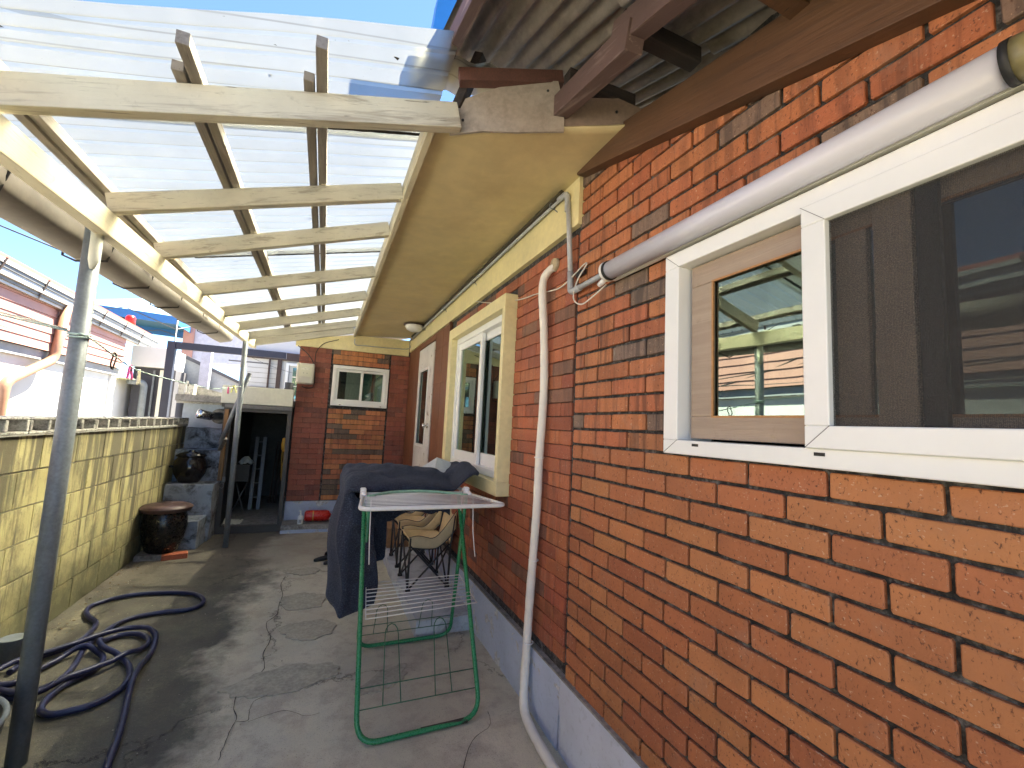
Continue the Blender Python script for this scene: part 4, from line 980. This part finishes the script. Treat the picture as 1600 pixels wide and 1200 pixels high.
# ================================================================== WALL FITTINGS
tl = thing('tube_light', 'long white tube light fixed to the brick wall above the big window', 'light', (1.06, .9, 2.06))
G().lathe([(0, 0), (.036, 0), (.036, 1.135), (0, 1.135)], (1.020, .30, 2.055), 24, 'y').build('diffuser', M('milky lamp diffuser', (.58, .58, .66), .3, var=.04), tl)
B('back_tray', m_white, tl, 1.050, 1.068, .28, 1.46, 2.025, 2.094)
for y in (.30, 1.435): G().lathe([(0, -.006), (.040, -.006), (.040, .006), (0, .006)], (1.020, y, 2.055), 24, 'y').build('end_seal', m_black, tl)
G().lathe([(0, -.03), (.036, -.03), (.039, -.006), (0, -.006)], (1.020, .30, 2.055), 24, 'y').build('end_cap', M('gold lamp cap', (.22, .19, .09), .4), tl)
G().lathe([(.041, .006), (.042, .02), (.03, .03), (0, .03)], (1.020, 1.435, 2.055), 24, 'y').build('end_cap', m_whitep, tl)
G().tube([(1.02, 1.46, 2.03), (1.015, 1.50, 2.01)], .012, 10).build('cable_gland', m_whitep, tl)
cdt = thing('conduit', 'grey plastic conduit running below the eaves and down to the tube light', 'pipe', (1.05, 3, 2.6))
G().tube([(1.035, 6.2, 2.555)]+[(1.035, 5.0, 2.568), (1.038, 3.0, 2.588), (1.04, 1.90, 2.600)], .0115, 12).build('long_run', m_conduit, cdt)
G().tube(ubend([(1.04, 1.93, 2.600), (1.042, 1.845, 2.600), (1.045, 1.845, 2.50)], .035), .015, 12).build('elbow', m_conduit, cdt)
G().tube([(1.045, 1.845, 2.58), (1.05, 1.80, 2.14)], .013, 12).build('drop', m_conduit, cdt)
G().tube(ubend([(1.05, 1.803, 2.17), (1.05, 1.797, 2.065), (1.045, 1.70, 2.063)], .03), .0155, 12).build('elbow', m_conduit, cdt)
G().tube([(1.047, 1.78, 2.064), (1.035, 1.46, 2.063)], .0125, 12).build('tail', m_conduit, cdt)
for y, z in ((2.0, 2.598), (3.35, 2.584), (4.3, 2.575), (5.3, 2.565)):
    G().tube([(1.038+.016*math.cos(a), y, z+.016*math.sin(a)) for a in [i*math.pi/6 for i in range(12)]], .003, 6, closed=True).build('saddle_clip', m_galv, cdt)
    G().tube([(1.05, y, z-.015), (1.062, y-.03, z-.045)], .003, 6).build('clip_screw', m_galv, cdt)
B('junction_lump', m_black, cdt, 1.055, 1.072, 1.69, 1.76, 2.13, 2.155)
G().tube(smooth_path([(1.05, 1.50, 2.02), (1.03, 1.56, 1.985), (1.03, 1.66, 1.97), (1.035, 1.74, 2.02), (1.04, 1.72, 2.10), (1.05, 1.66, 2.16), (1.06, 1.70, 2.175), (1.05, 1.79, 2.14), (1.065, 1.95, 2.13), (1.066, 2.2, 2.17), (1.066, 2.45, 2.20), (1.066, 2.9, 2.29), (1.055, 3.3, 2.40)]), .0035, 6).build('lamp_flex', m_wire, label='thin white flex looping from the tube light along the bricks', cat='cable')
pp = thing('insulated_pipe', 'white wrapped pipe running down the brick wall to the ground', 'pipe', (1.04, 2.05, 0))
G().tube(smooth_path([(1.09, 2.00, 2.27), (1.05, 2.03, 2.25), (1.035, 2.07, 2.17), (1.045, 2.05, 1.9), (1.05, 2.035, 1.6), (1.045, 2.045, 1.25), (1.045, 2.05, 1.0), (1.04, 2.06, .75), (1.035, 2.07, .5), (1.03, 2.07, .3), (1.025, 2.05, .15), (1.01, 1.99, .07), (.995, 1.88, .035), (.98, 1.72, .03), (.97, 1.5, .03), (.96, 1.2, .03)]), [.021]*90+[.024]*1, 14).build('wrap', m_pipewrap, pp) if False else None
pth = smooth_path([(1.09, 2.00, 2.27), (1.05, 2.03, 2.25), (1.035, 2.07, 2.17), (1.045, 2.05, 1.9), (1.05, 2.035, 1.6), (1.045, 2.045, 1.25), (1.045, 2.05, 1.0), (1.04, 2.06, .75), (1.035, 2.07, .5), (1.03, 2.07, .3), (1.02, 2.06, .15), (1.0, 2.01, .06), (.985, 1.90, .035), (.975, 1.72, .03), (.97, 1.5, .03), (.96, 1.2, .03)], 10)
G().tube(pth, [.0215+.0005*math.sin(i*1.7)+.002*nz(i*.15, 0) for i in range(len(pth))], 14).build('wrap', m_pipewrap, pp)
for z in (1.25, .73, .33): G().tube([(1.045+.024*math.cos(a)-.01*(z < .5), 2.047+.02*(z < 1)*.8+.024*math.sin(a), z) for a in [i*math.pi/8 for i in range(16)]], .003, 6, closed=True).build('tape_band', m_whitep, pp)
G().lathe([(0, -.02), (.03, -.02), (.036, 0), (.02, .02), (0, .02)], (1.075, 2.0, 2.28), 12, 'x').build('foam_seal', M('dirty expanding foam', (.45, .38, .26), .9, var=.3, scale=30, bs=40, bstr=.6), pp)
clt = thing('ceiling_light', 'round white porch light under the yellow eaves', 'light', (.93, 5.35, 2.6))
G().lathe([(0, -.012), (.13, -.012), (.13, .0), (.0, .0)], (.93, 5.35, 2.60), 28).build('mount', m_brown, clt)
G().lathe([(.105, -.012), (.11, -.03), (.09, -.065), (.05, -.085), (0, -.09)], (.93, 5.35, 2.60), 28).build('shade', m_whitep, clt)
mt = thing('electricity_meter', 'pale grey electricity meter on the corner of the end wall', 'meter', (-.27, 6.3, 1.95))
B('case', m_meter, mt, -.375, -.165, 6.22, 6.335, 1.83, 2.10, bevel=.018); B('face_plate', m_face, mt, -.345, -.195, 6.212, 6.222, 1.925, 2.075, bevel=.004)
B('display', M('pale display', (.70, .70, .60), .3), mt, -.32, -.22, 6.208, 6.2125, 2.01, 2.045, bevel=.001); B('terminal_cover', m_meter, mt, -.355, -.185, 6.215, 6.225, 1.845, 1.905, bevel=.006)
for x in (-.29, -.25): B('button', m_black, mt, x-.004, x+.004, 6.209, 6.2115, 1.965, 1.972, bevel=0)
G().tube(smooth_path([(-.39, 6.30, 2.33), (-.28, 6.30, 2.246), (-.20, 6.31, 2.146), (-.175, 6.31, 2.05), (-.158, 6.31, 1.90), (-.17, 6.31, 1.80), (-.25, 6.32, 1.785), (-.30, 6.32, 1.80)]), .006, 6).build('meter_cable', m_cable, label='black cable curving in from the left behind the meter', cat='cable')
G().tube(smooth_path([(.10, 6.30, 2.47), (-.073, 6.30, 2.399), (-.155, 6.31, 2.30), (-.172, 6.31, 2.2), (-.163, 6.31, 2.0), (-.16, 6.31, 1.86)]), .005, 6).build('meter_cable', m_cable, label='thin black cable rising to the eaves right of the meter', cat='cable')
G().tube(smooth_path([(.30, 6.25, 2.50), (.31, 6.25, 2.42), (.45, 6.26, 2.42), (1.0, 6.28, 2.44), (1.03, 6.2, 2.50)]), .007, 6).build('eaves_conduit', m_conduit, label='thin grey conduit crossing the yellow board over the small window', cat='pipe')

# fire extinguisher, spray bottle, slippers
ex = thing('fire_extinguisher', 'red fire extinguisher lying on its side on the ledge', 'fire extinguisher', (.03, 6.15, .1))
G().lathe([(0, 0), (.045, .0), (.062, .012), (.066, .03), (.066, .25), (.055, .285), (.025, .30), (.02, .315), (0, .315)], (-.125, 6.17, .165), 28, 'x').build('cylinder', m_red, ex)
G().lathe([(.0668, 0), (.0668, .012)], (-.03, 6.17, .165), 28, 'x').build('band', m_brass, ex)
G().tube([(.18, 6.17, .165), (.215, 6.17, .165)], .018, 12).build('valve', m_blacksteel, ex)
G().beam((.20, 6.15, .19), (.265, 6.13, .235), .018, .01).build('lever', m_blacksteel, ex); G().beam((.20, 6.15, .15), (.255, 6.12, .14), .018, .01).build('lever', m_blacksteel, ex)
G().lathe([(0, 0), (.016, 0), (.018, .01), (.0, .012)], (.205, 6.145, .165), 12, 'y').build('gauge', m_whitep, ex)
sb = thing('pump_bottle', 'small white pump bottle standing left of the fire extinguisher', 'bottle', (-.165, 6.06, .09))
G().lathe([(0, 0), (.03, 0), (.031, .004), (.031, .085), (.026, .098), (.010, .104), (.010, .112), (0, .112)], (-.165, 6.06, .092), 20).build('bottle_body', m_whitep, sb)
G().lathe([(0, .112), (.009, .112), (.009, .128), (.005, .130), (.005, .16), (0, .16)], (-.165, 6.06, .092), 12).build('pump', m_whitep, sb); G().tube([(-.165, 6.06, .25), (-.19, 6.05, .248)], .005, 8).build('spout', m_whitep, sb)
B('label_print', M('grey bottle print', (.35, .36, .36), .6), sb, -.182, -.148, 6.0285, 6.031, .11, .15, bevel=0)
def slipper(x, y, a, label):
    s = thing('slipper', label, 'slipper', (x, y, 0), 'pair of rubber slippers'); s.rotation_euler = (0, 0, a)
    n = 24; pts = []
    for k in range(n):
        t = 2*math.pi*k/n; pts.append((x+.125*math.cos(t), y+.044*math.sin(t)*(1+.18*math.cos(t)), .003))
    G().poly(pts, (0, 0, .024)).build('sole', m_black, s, bevel=.005)
    G().grid(lambda u, v: (x+.115-.10*u, y-.047*math.cos(v*math.pi)*(.82+.2*u), .02+.052*math.sin(v*math.pi)*(.45+.55*u)), 8, 14).build('strap', m_blacksteel, s, solid=.005)
slipper(.13, 4.84, .55, 'black rubber slipper lying farther left on the concrete'); slipper(.215, 4.72, .6, 'black rubber slipper nearest the hanging blanket')

# ================================================================== CLOTHES LINE AND PEGS
lp = smooth_path([(-2.6, 1.4, 1.90), (-1.6, 1.95, 1.79), (-1.02, 2.40, 1.713), (-.985, 2.385, 1.700), (-.95, 2.40, 1.695), (-.945, 2.88, 1.615), (-.93, 3.3, 1.60), (-.92, 3.78, 1.60), (-.90, 4.4, 1.605), (-.87, 5.0, 1.65), (-.855, 5.48, 1.70)], 8)
G().tube(lp, .0038, 6).build('clothes_line', m_rope, label='pale teal clothes line strung between the two steel posts', cat='rope')
G().tube(smooth_path([(-2.4, 1.4, 1.94), (-1.5, 2.05, 1.80), (-1.03, 2.42, 1.722)], 8), .004, 6).build('clothes_line', m_wire, label='white cord tied to the near post just above the teal line', cat='rope')
for k in range(2): G().tube([(-.988+.036*math.cos(a), 2.42+.036*math.sin(a), 1.705-.012*k+.003*math.sin(a)) for a in [i*math.pi/8 for i in range(16)]], .0045, 6, closed=True).build('line_knot', m_rope, label=['upper turn of teal cord wound round the near post', 'lower turn of teal cord wound round the near post'][k], cat='rope')
def peg(x, y, z, s, m_, ang, label):
    p = thing('clothes_peg', label, 'clothes peg', (x, y, z), 'clothes pegs on the line')
    for q in (-1, 1):
        G().beam((x, y+q*.004*s, z+.012*s), (x+.003, y+q*.026*s, z-.05*s), .010*s, .008*s, (1, 0, 0)).build('jaw', m_, p, bevel=.001)
    G().tube([(x-.006*s, y, z-.008*s), (x+.006*s, y, z-.008*s)], .006*s, 8).build('spring', m_alu, p); p.rotation_euler = (0, 0, ang)
peg(-.948, 2.86, 1.612, 1.15, m_pinkp, 0, 'larger pink clothes peg next to the cream one'); peg(-.948, 2.98, 1.60, 1.3, m_creamp, .4, 'cream clothes peg beside the large pink peg')
peg(-.92, 3.78, 1.60, 1.4, m_whitep, 0, 'white clothes peg hanging alone mid line'); peg(-.87, 4.92, 1.642, 1.0, m_pinkp, 0, 'small pink clothes peg toward the far post'); peg(-.862, 5.15, 1.672, 1.2, m_yelp, 1.0, 'yellow clothes peg nearest the far post')
G().tube([(-.949, 2.66+.02*math.cos(a)*(1+.5*math.sin(2*a)), 1.625+.04*math.sin(a)) for a in [i*math.pi/8 for i in range(16)]], .004, 6, closed=True).build('wire_hook', m_cable, label='black wire loop hanging on the line near the steel post', cat='hook')

# ================================================================== NEIGHBOURING HOUSE ACROSS THE ALLEY
nb = thing('pink_house', 'house with salmon siding over white walls beyond the block wall', 'house', (-4, 7, 0))
def gz(y): return 3.17-.021*y
for (a, b, m_, x) in ((.0, .05, m_gut, -3.56), (-.045, -.002, m_gutd, -3.575), (-.125, -.047, m_gut, -3.59), (-.165, -.127, m_gutd, -3.62), (-.20, -.167, m_gut, -3.64)):
    G().poly([(x, -3, gz(-3)+a), (x, 12.1, gz(12.1)+a), (x, 12.1, gz(12.1)+b), (x, -3, gz(-3)+b)], (-.10, 0, 0)).build('gutter_band', m_, nb)
G().poly([(-3.665, -3, gz(-3)+.05), (-3.665, 12.1, gz(12.1)+.05), (-3.665, 12.1, gz(12.1)-.2), (-3.665, -3, gz(-3)-.2)], (-.02, 0, 0)).build('gutter_back', m_brown, nb)
y = -2.6
while y < 12:
    G().poly([(-3.545, y, gz(y)+.06), (-3.545, y+.03, gz(y)+.06), (-3.63, y+.03, gz(y)-.205), (-3.63, y, gz(y)-.205)], (.006, 0, 0)).build('gutter_strap', m_brown, nb); y += .86
G().poly([(-3.57, -3, gz(-3)+.05), (-3.57, 12.1, gz(12.1)+.05), (-5.2, 12.1, gz(12.1)+.55), (-5.2, -3, gz(-3)+.55)], (0, 0, .05)).build('roof', m_roofred, nb)
for i in range(6):
    for y0 in (-3, 1.6, 6.2):
        y1 = min(y0+4.59, 10.8)
        G().poly([(-3.690, y0, 2.165+i*.125), (-3.690, y1, 2.165+i*.125), (-3.702, y1, 2.285+i*.125), (-3.702, y0, 2.285+i*.125)], (-.02, 0, 0)).build('siding_board', m_pink, nb)
B('siding_backing', m_brown, nb, -4.4, -3.725, -3, 10.79, 2.17, 2.93, bevel=0)
B('eaves_board', m_brown, nb, -3.80, -3.66, -3, 10.9, 2.915, 2.94, bevel=0)
B('sill_beam', m_greyr, nb, -4.4, -3.74, -3, 10.85, 2.03, 2.160)
B('lower_wall', m_whitewall, nb, -4.2, -3.80, -3, 14.5, 0, 2.028, bevel=0)
B('lower_pier', m_greyr, nb, -3.799, -3.76, 9.0, 9.35, 0, 2.028)  # pier in shadow, the shade put into its grey colour
B('lower_pier', m_whitewall, nb, -3.9, -3.76, 10.55, 10.75, 0, 2.1)
G().tube(ubend([(-3.62, 8.42, 2.86), (-3.66, 8.36, 2.05), (-3.68, 7.45, 1.66), (-3.68, 7.42, 0)], .12), .06, 14).build('downpipe', m_copper, nb)
G().tube(ubend([(-3.66, 11.0, 1.95), (-3.45, 11.2, 1.95), (-3.45, 11.2, 0)], .10), .06, 12).build('vent_duct', m_galv, nb)
B('awning', M('yellow green awning', (.55, .58, .36), .6), nb, -3.95, -3.55, 10.8, 11.9, 1.98, 2.0)
for (x, z, r) in ((-4.3, 3.32, 0),): G().lathe([(.0, .17), (.06, .16), (.085, .12), (.085, -.1), (0, -.1)], (-3.85, 11.3, 3.16), 18).build('roof_vent', m_red, nb)
for i, (p, q, s) in enumerate((((-3.70, -1, 2.60), (-3.70, 6.8, 2.38), .28), ((-3.70, 2, 2.75), (-3.70, 6.85, 2.36), .16), ((-3.70, 3.4, 2.75), (-3.70, 7.0, 2.32), .30), ((-3.70, 6.9, 2.35), (-3.70, 10.9, 2.42), .08))):
    G().tube(sag(p, q, s), .008, 6).build('wall_cable', m_cable, nb)
G().tube(sag((-3.95, 8.6, 1.70), (-3.95, 11.2, 1.45), .2), .010, 6).build('wall_cable', m_cable, nb)
# small chimney block and dark wall with pale pilaster beyond it
ch = thing('parapet_block', 'white rendered roof block catching the sun beyond the pink house', 'wall', (-3.3, 11.4, 0))
B('block_body', m_whitewall, ch, -3.72, -3.06, 11.2, 12.2, 2.28, 2.70); B('dark_base', m_dkgrey, ch, -3.72, -3.0, 11.4, 12.2, 0, 2.275); B('pilaster', m_parapet, ch, -3.24, -3.10, 11.28, 11.398, 0, 2.24)
B('pipe_stack', m_galv, ch, -3.36, -3.33, 11.3, 11.34, 0, 2.22)
# steel frame
sf = thing('steel_frame', 'dark blue grey steel portal standing behind the stairs', 'frame', (-2.18, 8, 0))
B('upright', m_navy, sf, -2.24, -2.14, 7.95, 8.05, 0, 2.44); B('crossbar', m_navy, sf, -2.138, -.65, 7.96, 8.04, 2.335, 2.44)
B('thin_rail', m_alu, sf, -1.45, -.9, 8.0, 8.02, 2.225, 2.245, bevel=0)
# grey garden wall stepping down behind, pillar and pink gable
gw = thing('grey_wall', 'grey rendered wall with a sloping dark coping behind the steel frame', 'wall', (-2.6, 12.4, 0))
G().poly([(-3.2, 12.3, 0), (-1.9, 12.3, 0), (-1.9, 12.3, 2.12), (-3.2, 12.3, 2.70)], (0, .2, 0)).build('wall_face', m_greyr, gw)
G().poly([(-3.25, 12.25, 2.70), (-1.9, 12.25, 2.10), (-1.9, 12.25, 2.17), (-3.25, 12.25, 2.79)], (0, .3, 0)).build('coping', m_dkgrey, gw)
G().poly([(-3.2, 12.28, 1.2), (-2.05, 12.28, 1.2), (-2.05, 12.28, 1.75), (-3.1, 12.28, 2.12)], (0, .015, 0)).build('dark_panel', m_dkgrey, gw)
for i in range(6): B('louver_bar', m_greyr, gw, -3.03+i*.035, -3.015+i*.035, 12.25, 12.27, 1.2, 1.55, bevel=0)
B('pillar', M('lavender grey pillar', (.42, .42, .52), .8), None, -2.72, -2.53, 12.0, 12.2, 0, 2.9, label='lavender grey pillar rising in front of the grey wall', cat='pillar')
pg = thing('pale_gable', 'pale pink and grey gable end under the open sky', 'house', (-3, 16, 0))
G().poly([(-4.1, 16, 2.9), (-1.5, 16, 3.0), (-1.5, 16, 3.4), (-3.5, 16, 4.45), (-4.05, 16, 4.35)], (0, 1, 0)).build('gable_wall', M('pale lilac render', (.52, .52, .62), .8), pg)
B('corner_strip', m_pink, pg, -4.12, -3.85, 15.9, 15.99, 2.9, 4.3)
# blue canopy tent
tt = thing('canopy_tent', 'blue pop-up canopy tent on the roof terrace behind the pink house', 'tent', (-5, 15, 3))
apex = (-4.9, 16.1, 4.75); cr_ = [(-6.3, 14.6, 4.1), (-3.95, 14.6, 4.0), (-3.95, 17.4, 4.0), (-6.3, 17.4, 4.1)]
for i in range(4):
    a, b = cr_[i], cr_[(i+1) % 4]; G().add([a, b, apex], [(0, 1, 2)]).build('roof_panel', m_tarp3 if i == 0 else m_tarp2, tt, solid=.01)
    G().add([a, b, (b[0], b[1], b[2]-.22), (a[0], a[1], a[2]-.22)], [(0, 1, 2, 3)]).build('valance', m_tarp, tt, solid=.01)
    G().tube([a, (a[0], a[1], 0)], .02, 6).build('tent_leg', m_alu, tt); G().tube([(a[0], a[1], a[2]-.05), (apex[0], apex[1], apex[2]-.1)], .015, 6).build('roof_strut', m_alu, tt)
for i in range(4): a, b = cr_[i], cr_[(i+1) % 4]; G().tube([(a[0], a[1], a[2]-.35), ((a[0]+b[0])/2, (a[1]+b[1])/2, a[2]), (b[0], b[1], b[2]-.35)], .015, 6).build('truss_bar', m_alu, tt)
# white house with brown beams on the terrace
wh = thing('white_house', 'white house with dark brown posts behind the terrace parapet', 'house', (-.9, 9.2, 1.6))
B('house_wall', m_whitewall, wh, -1.35, .8, 9.0, 9.3, 1.60, 3.1, bevel=0)
B('beam', m_brown, wh, -1.35, .8, 8.93, 8.995, 2.42, 2.56); B('post', m_brown, wh, -.86, -.79, 8.93, 8.99, 1.6, 2.418); B('thin_post', m_brown, wh, -1.0, -.975, 8.93, 8.99, 1.7, 2.418); B('base_trim', m_brown, wh, -1.3, -.87, 8.95, 8.99, 1.62, 1.90)
hw = frame(wh, 'window', m_white, 8.95, 8.995, -.72, -.2, 1.62, 2.38, .05, .05, .05, .05, 'y'); B('pane', m_glass2, hw, -.60, -.3, 8.965, 8.97, 1.72, 2.30, bevel=0); B('pane_backing', m_teal, hw, -.60, -.3, 8.985, 8.99, 1.72, 2.30, bevel=0)
for z in (1.95, 2.12): B('mullion', m_white, hw, -.60, -.3, 8.955, 8.963, z, z+.015, bevel=0)
for i in range(5): B('siding_line', m_gutd, wh, -1.33, -.87, 8.994, 8.999, 1.98+i*.09, 1.984+i*.09, bevel=0)
po = thing('planter_pot', 'dark grey planter with a thin stake on the end of the parapet', 'planter', (-.43, 6.15, 1.73))
G().lathe([(0, 0), (.05, 0), (.052, .012), (.047, .016), (.05, .085), (.044, .085), (.04, .06), (0, .06)], (-.435, 6.11, 1.737), 20).build('pot_body', M('dark grey plastic', (.07, .075, .09), .5), po)
G().tube([(-.45, 6.11, 1.79), (-.452, 6.11, 2.05)], .002, 6).build('stake', m_blacksteel, po)
G().tube(sag((-.80, 5.62, 2.04), (-.30, 6.9, 2.0), .03), .002, 5).build('thin_wire', m_cable, label='thin wire stretched past the terrace toward the meter', cat='wire')
# TV aerial / power lines in the sky
G().tube(sag((-9, 6, 6.2), (-1.3, 3.0, 2.20), .3), .004, 5).build('sky_wire', m_cable, label='thin overhead wire crossing the sky to the gutter', cat='wire')

# ================================================================== CRACKS, GRIT AND LEAF LITTER
def crack(pts, w0):
    P = smooth_path([(x, y, 0) for x, y in pts], 5); g = G(); vs_ = []
    for i, p in enumerate(P):
        q = P[min(i+1, len(P)-1)]-P[max(0, i-1)]; q = Vector((-q.y, q.x, 0)).normalized(); j_ = .006*nz(p.x*40, p.y*40, 1); wd = w0*(.35+.9*abs(nz(p.x*25, p.y*25, 5)))*(1-.6*abs(i/len(P)-.4))
        vs_ += [Vector((p.x+j_, p.y, .0072))+q*wd, Vector((p.x+j_, p.y, .0072))-q*wd]
    g.add(vs_, [(2*i, 2*i+1, 2*i+3, 2*i+2) for i in range(len(P)-1)]); g.build('crack', M('dirt in crack', (.07, .058, .045), .95), yf)
crack([(-.195, 4.401), (-.212, 4.183), (-.185, 3.975), (-.191, 3.796), (-.192, 3.581), (-.243, 3.451), (-.193, 3.22), (-.214, 3.038), (-.187, 2.863), (-.227, 2.786), (-.248, 2.736), (-.28, 2.64), (-.283, 2.544), (-.255, 2.444), (-.27, 2.327), (-.276, 2.186)], .0042)
crack([(-.252, 2.421), (-.204, 2.416), (-.209, 2.495), (-.187, 2.571), (-.059, 2.618)], .003)
crack([(-.202, 2.404), (-.121, 2.431), (-.046, 2.435), (.034, 2.367), (.098, 2.367)], .003)
crack([(-.212, 4.183), (-.083, 4.294), (-.035, 4.243)], .003)
crack([(.60, 1.75), (.72, 1.95), (.83, 2.02), (.86, 2.12)], .003)
rg = random.Random(3); g = G(); g2 = G()
def bit(g, x, y, z, s):
    a = rg.uniform(0, 6.28); k = rg.uniform(.4, 1); vs_ = [(x+s*math.cos(a+t)*q, y+s*math.sin(a+t)*q*k, z+h) for t, q, h in ((0, 1, .0), (1.7, .6, s*.35), (3.1, 1, .001), (4.6, .7, s*.3))]
    g.add(vs_, [(0, 1, 2, 3)])
def stone(g, x, y, z, s):
    k = [rg.uniform(.6, 1.1) for _ in range(6)]
    vs_ = [(x+s*k[0], y, z), (x, y+s*k[1], z), (x-s*k[2], y, z), (x, y-s*k[3], z), (x, y, z+s*.8*k[4])]
    g.add(vs_, [(0, 1, 4), (1, 2, 4), (2, 3, 4), (3, 0, 4)])
for i in range(520):
    if rg.random() < .6: x = -1.5+abs(rg.gauss(0, .22))
    else: x = rg.uniform(-1.4, 1.0)
    y = rg.uniform(1.7, 6.0)
    if x > .62 and y > 2.9: continue
    stone(g, x, y, .003, rg.uniform(.002, .006))
g.build('grit', M('pale grit', (.38, .35, .28), .9, var=.3), kind='stuff', label='fine grit and crumbs scattered on the yard floor')
for i in range(150): bit(g2, -1.5+abs(rg.gauss(0, .12)), rg.uniform(1.8, 5.2), .006, rg.uniform(.005, .014))
g2.build('leaf_litter', M('dry leaf bits', (.20, .13, .06), .9, var=.4), kind='stuff', label='dry leaf bits gathered at the foot of the block wall')
g3 = G()
for i in range(90):
    x = rg.uniform(-1.1, .3); y = rg.choice((1.92, 3.5, rg.uniform(1.35, 6)))+rg.gauss(0, .03); bit(g3, x, y, cz(x)+.175, rg.uniform(.006, .018))
g3.build('leaf_litter', M('dark leaf bits', (.05, .04, .025), .9), kind='stuff', label='dark leaf bits lying on top of the plastic roof sheets')
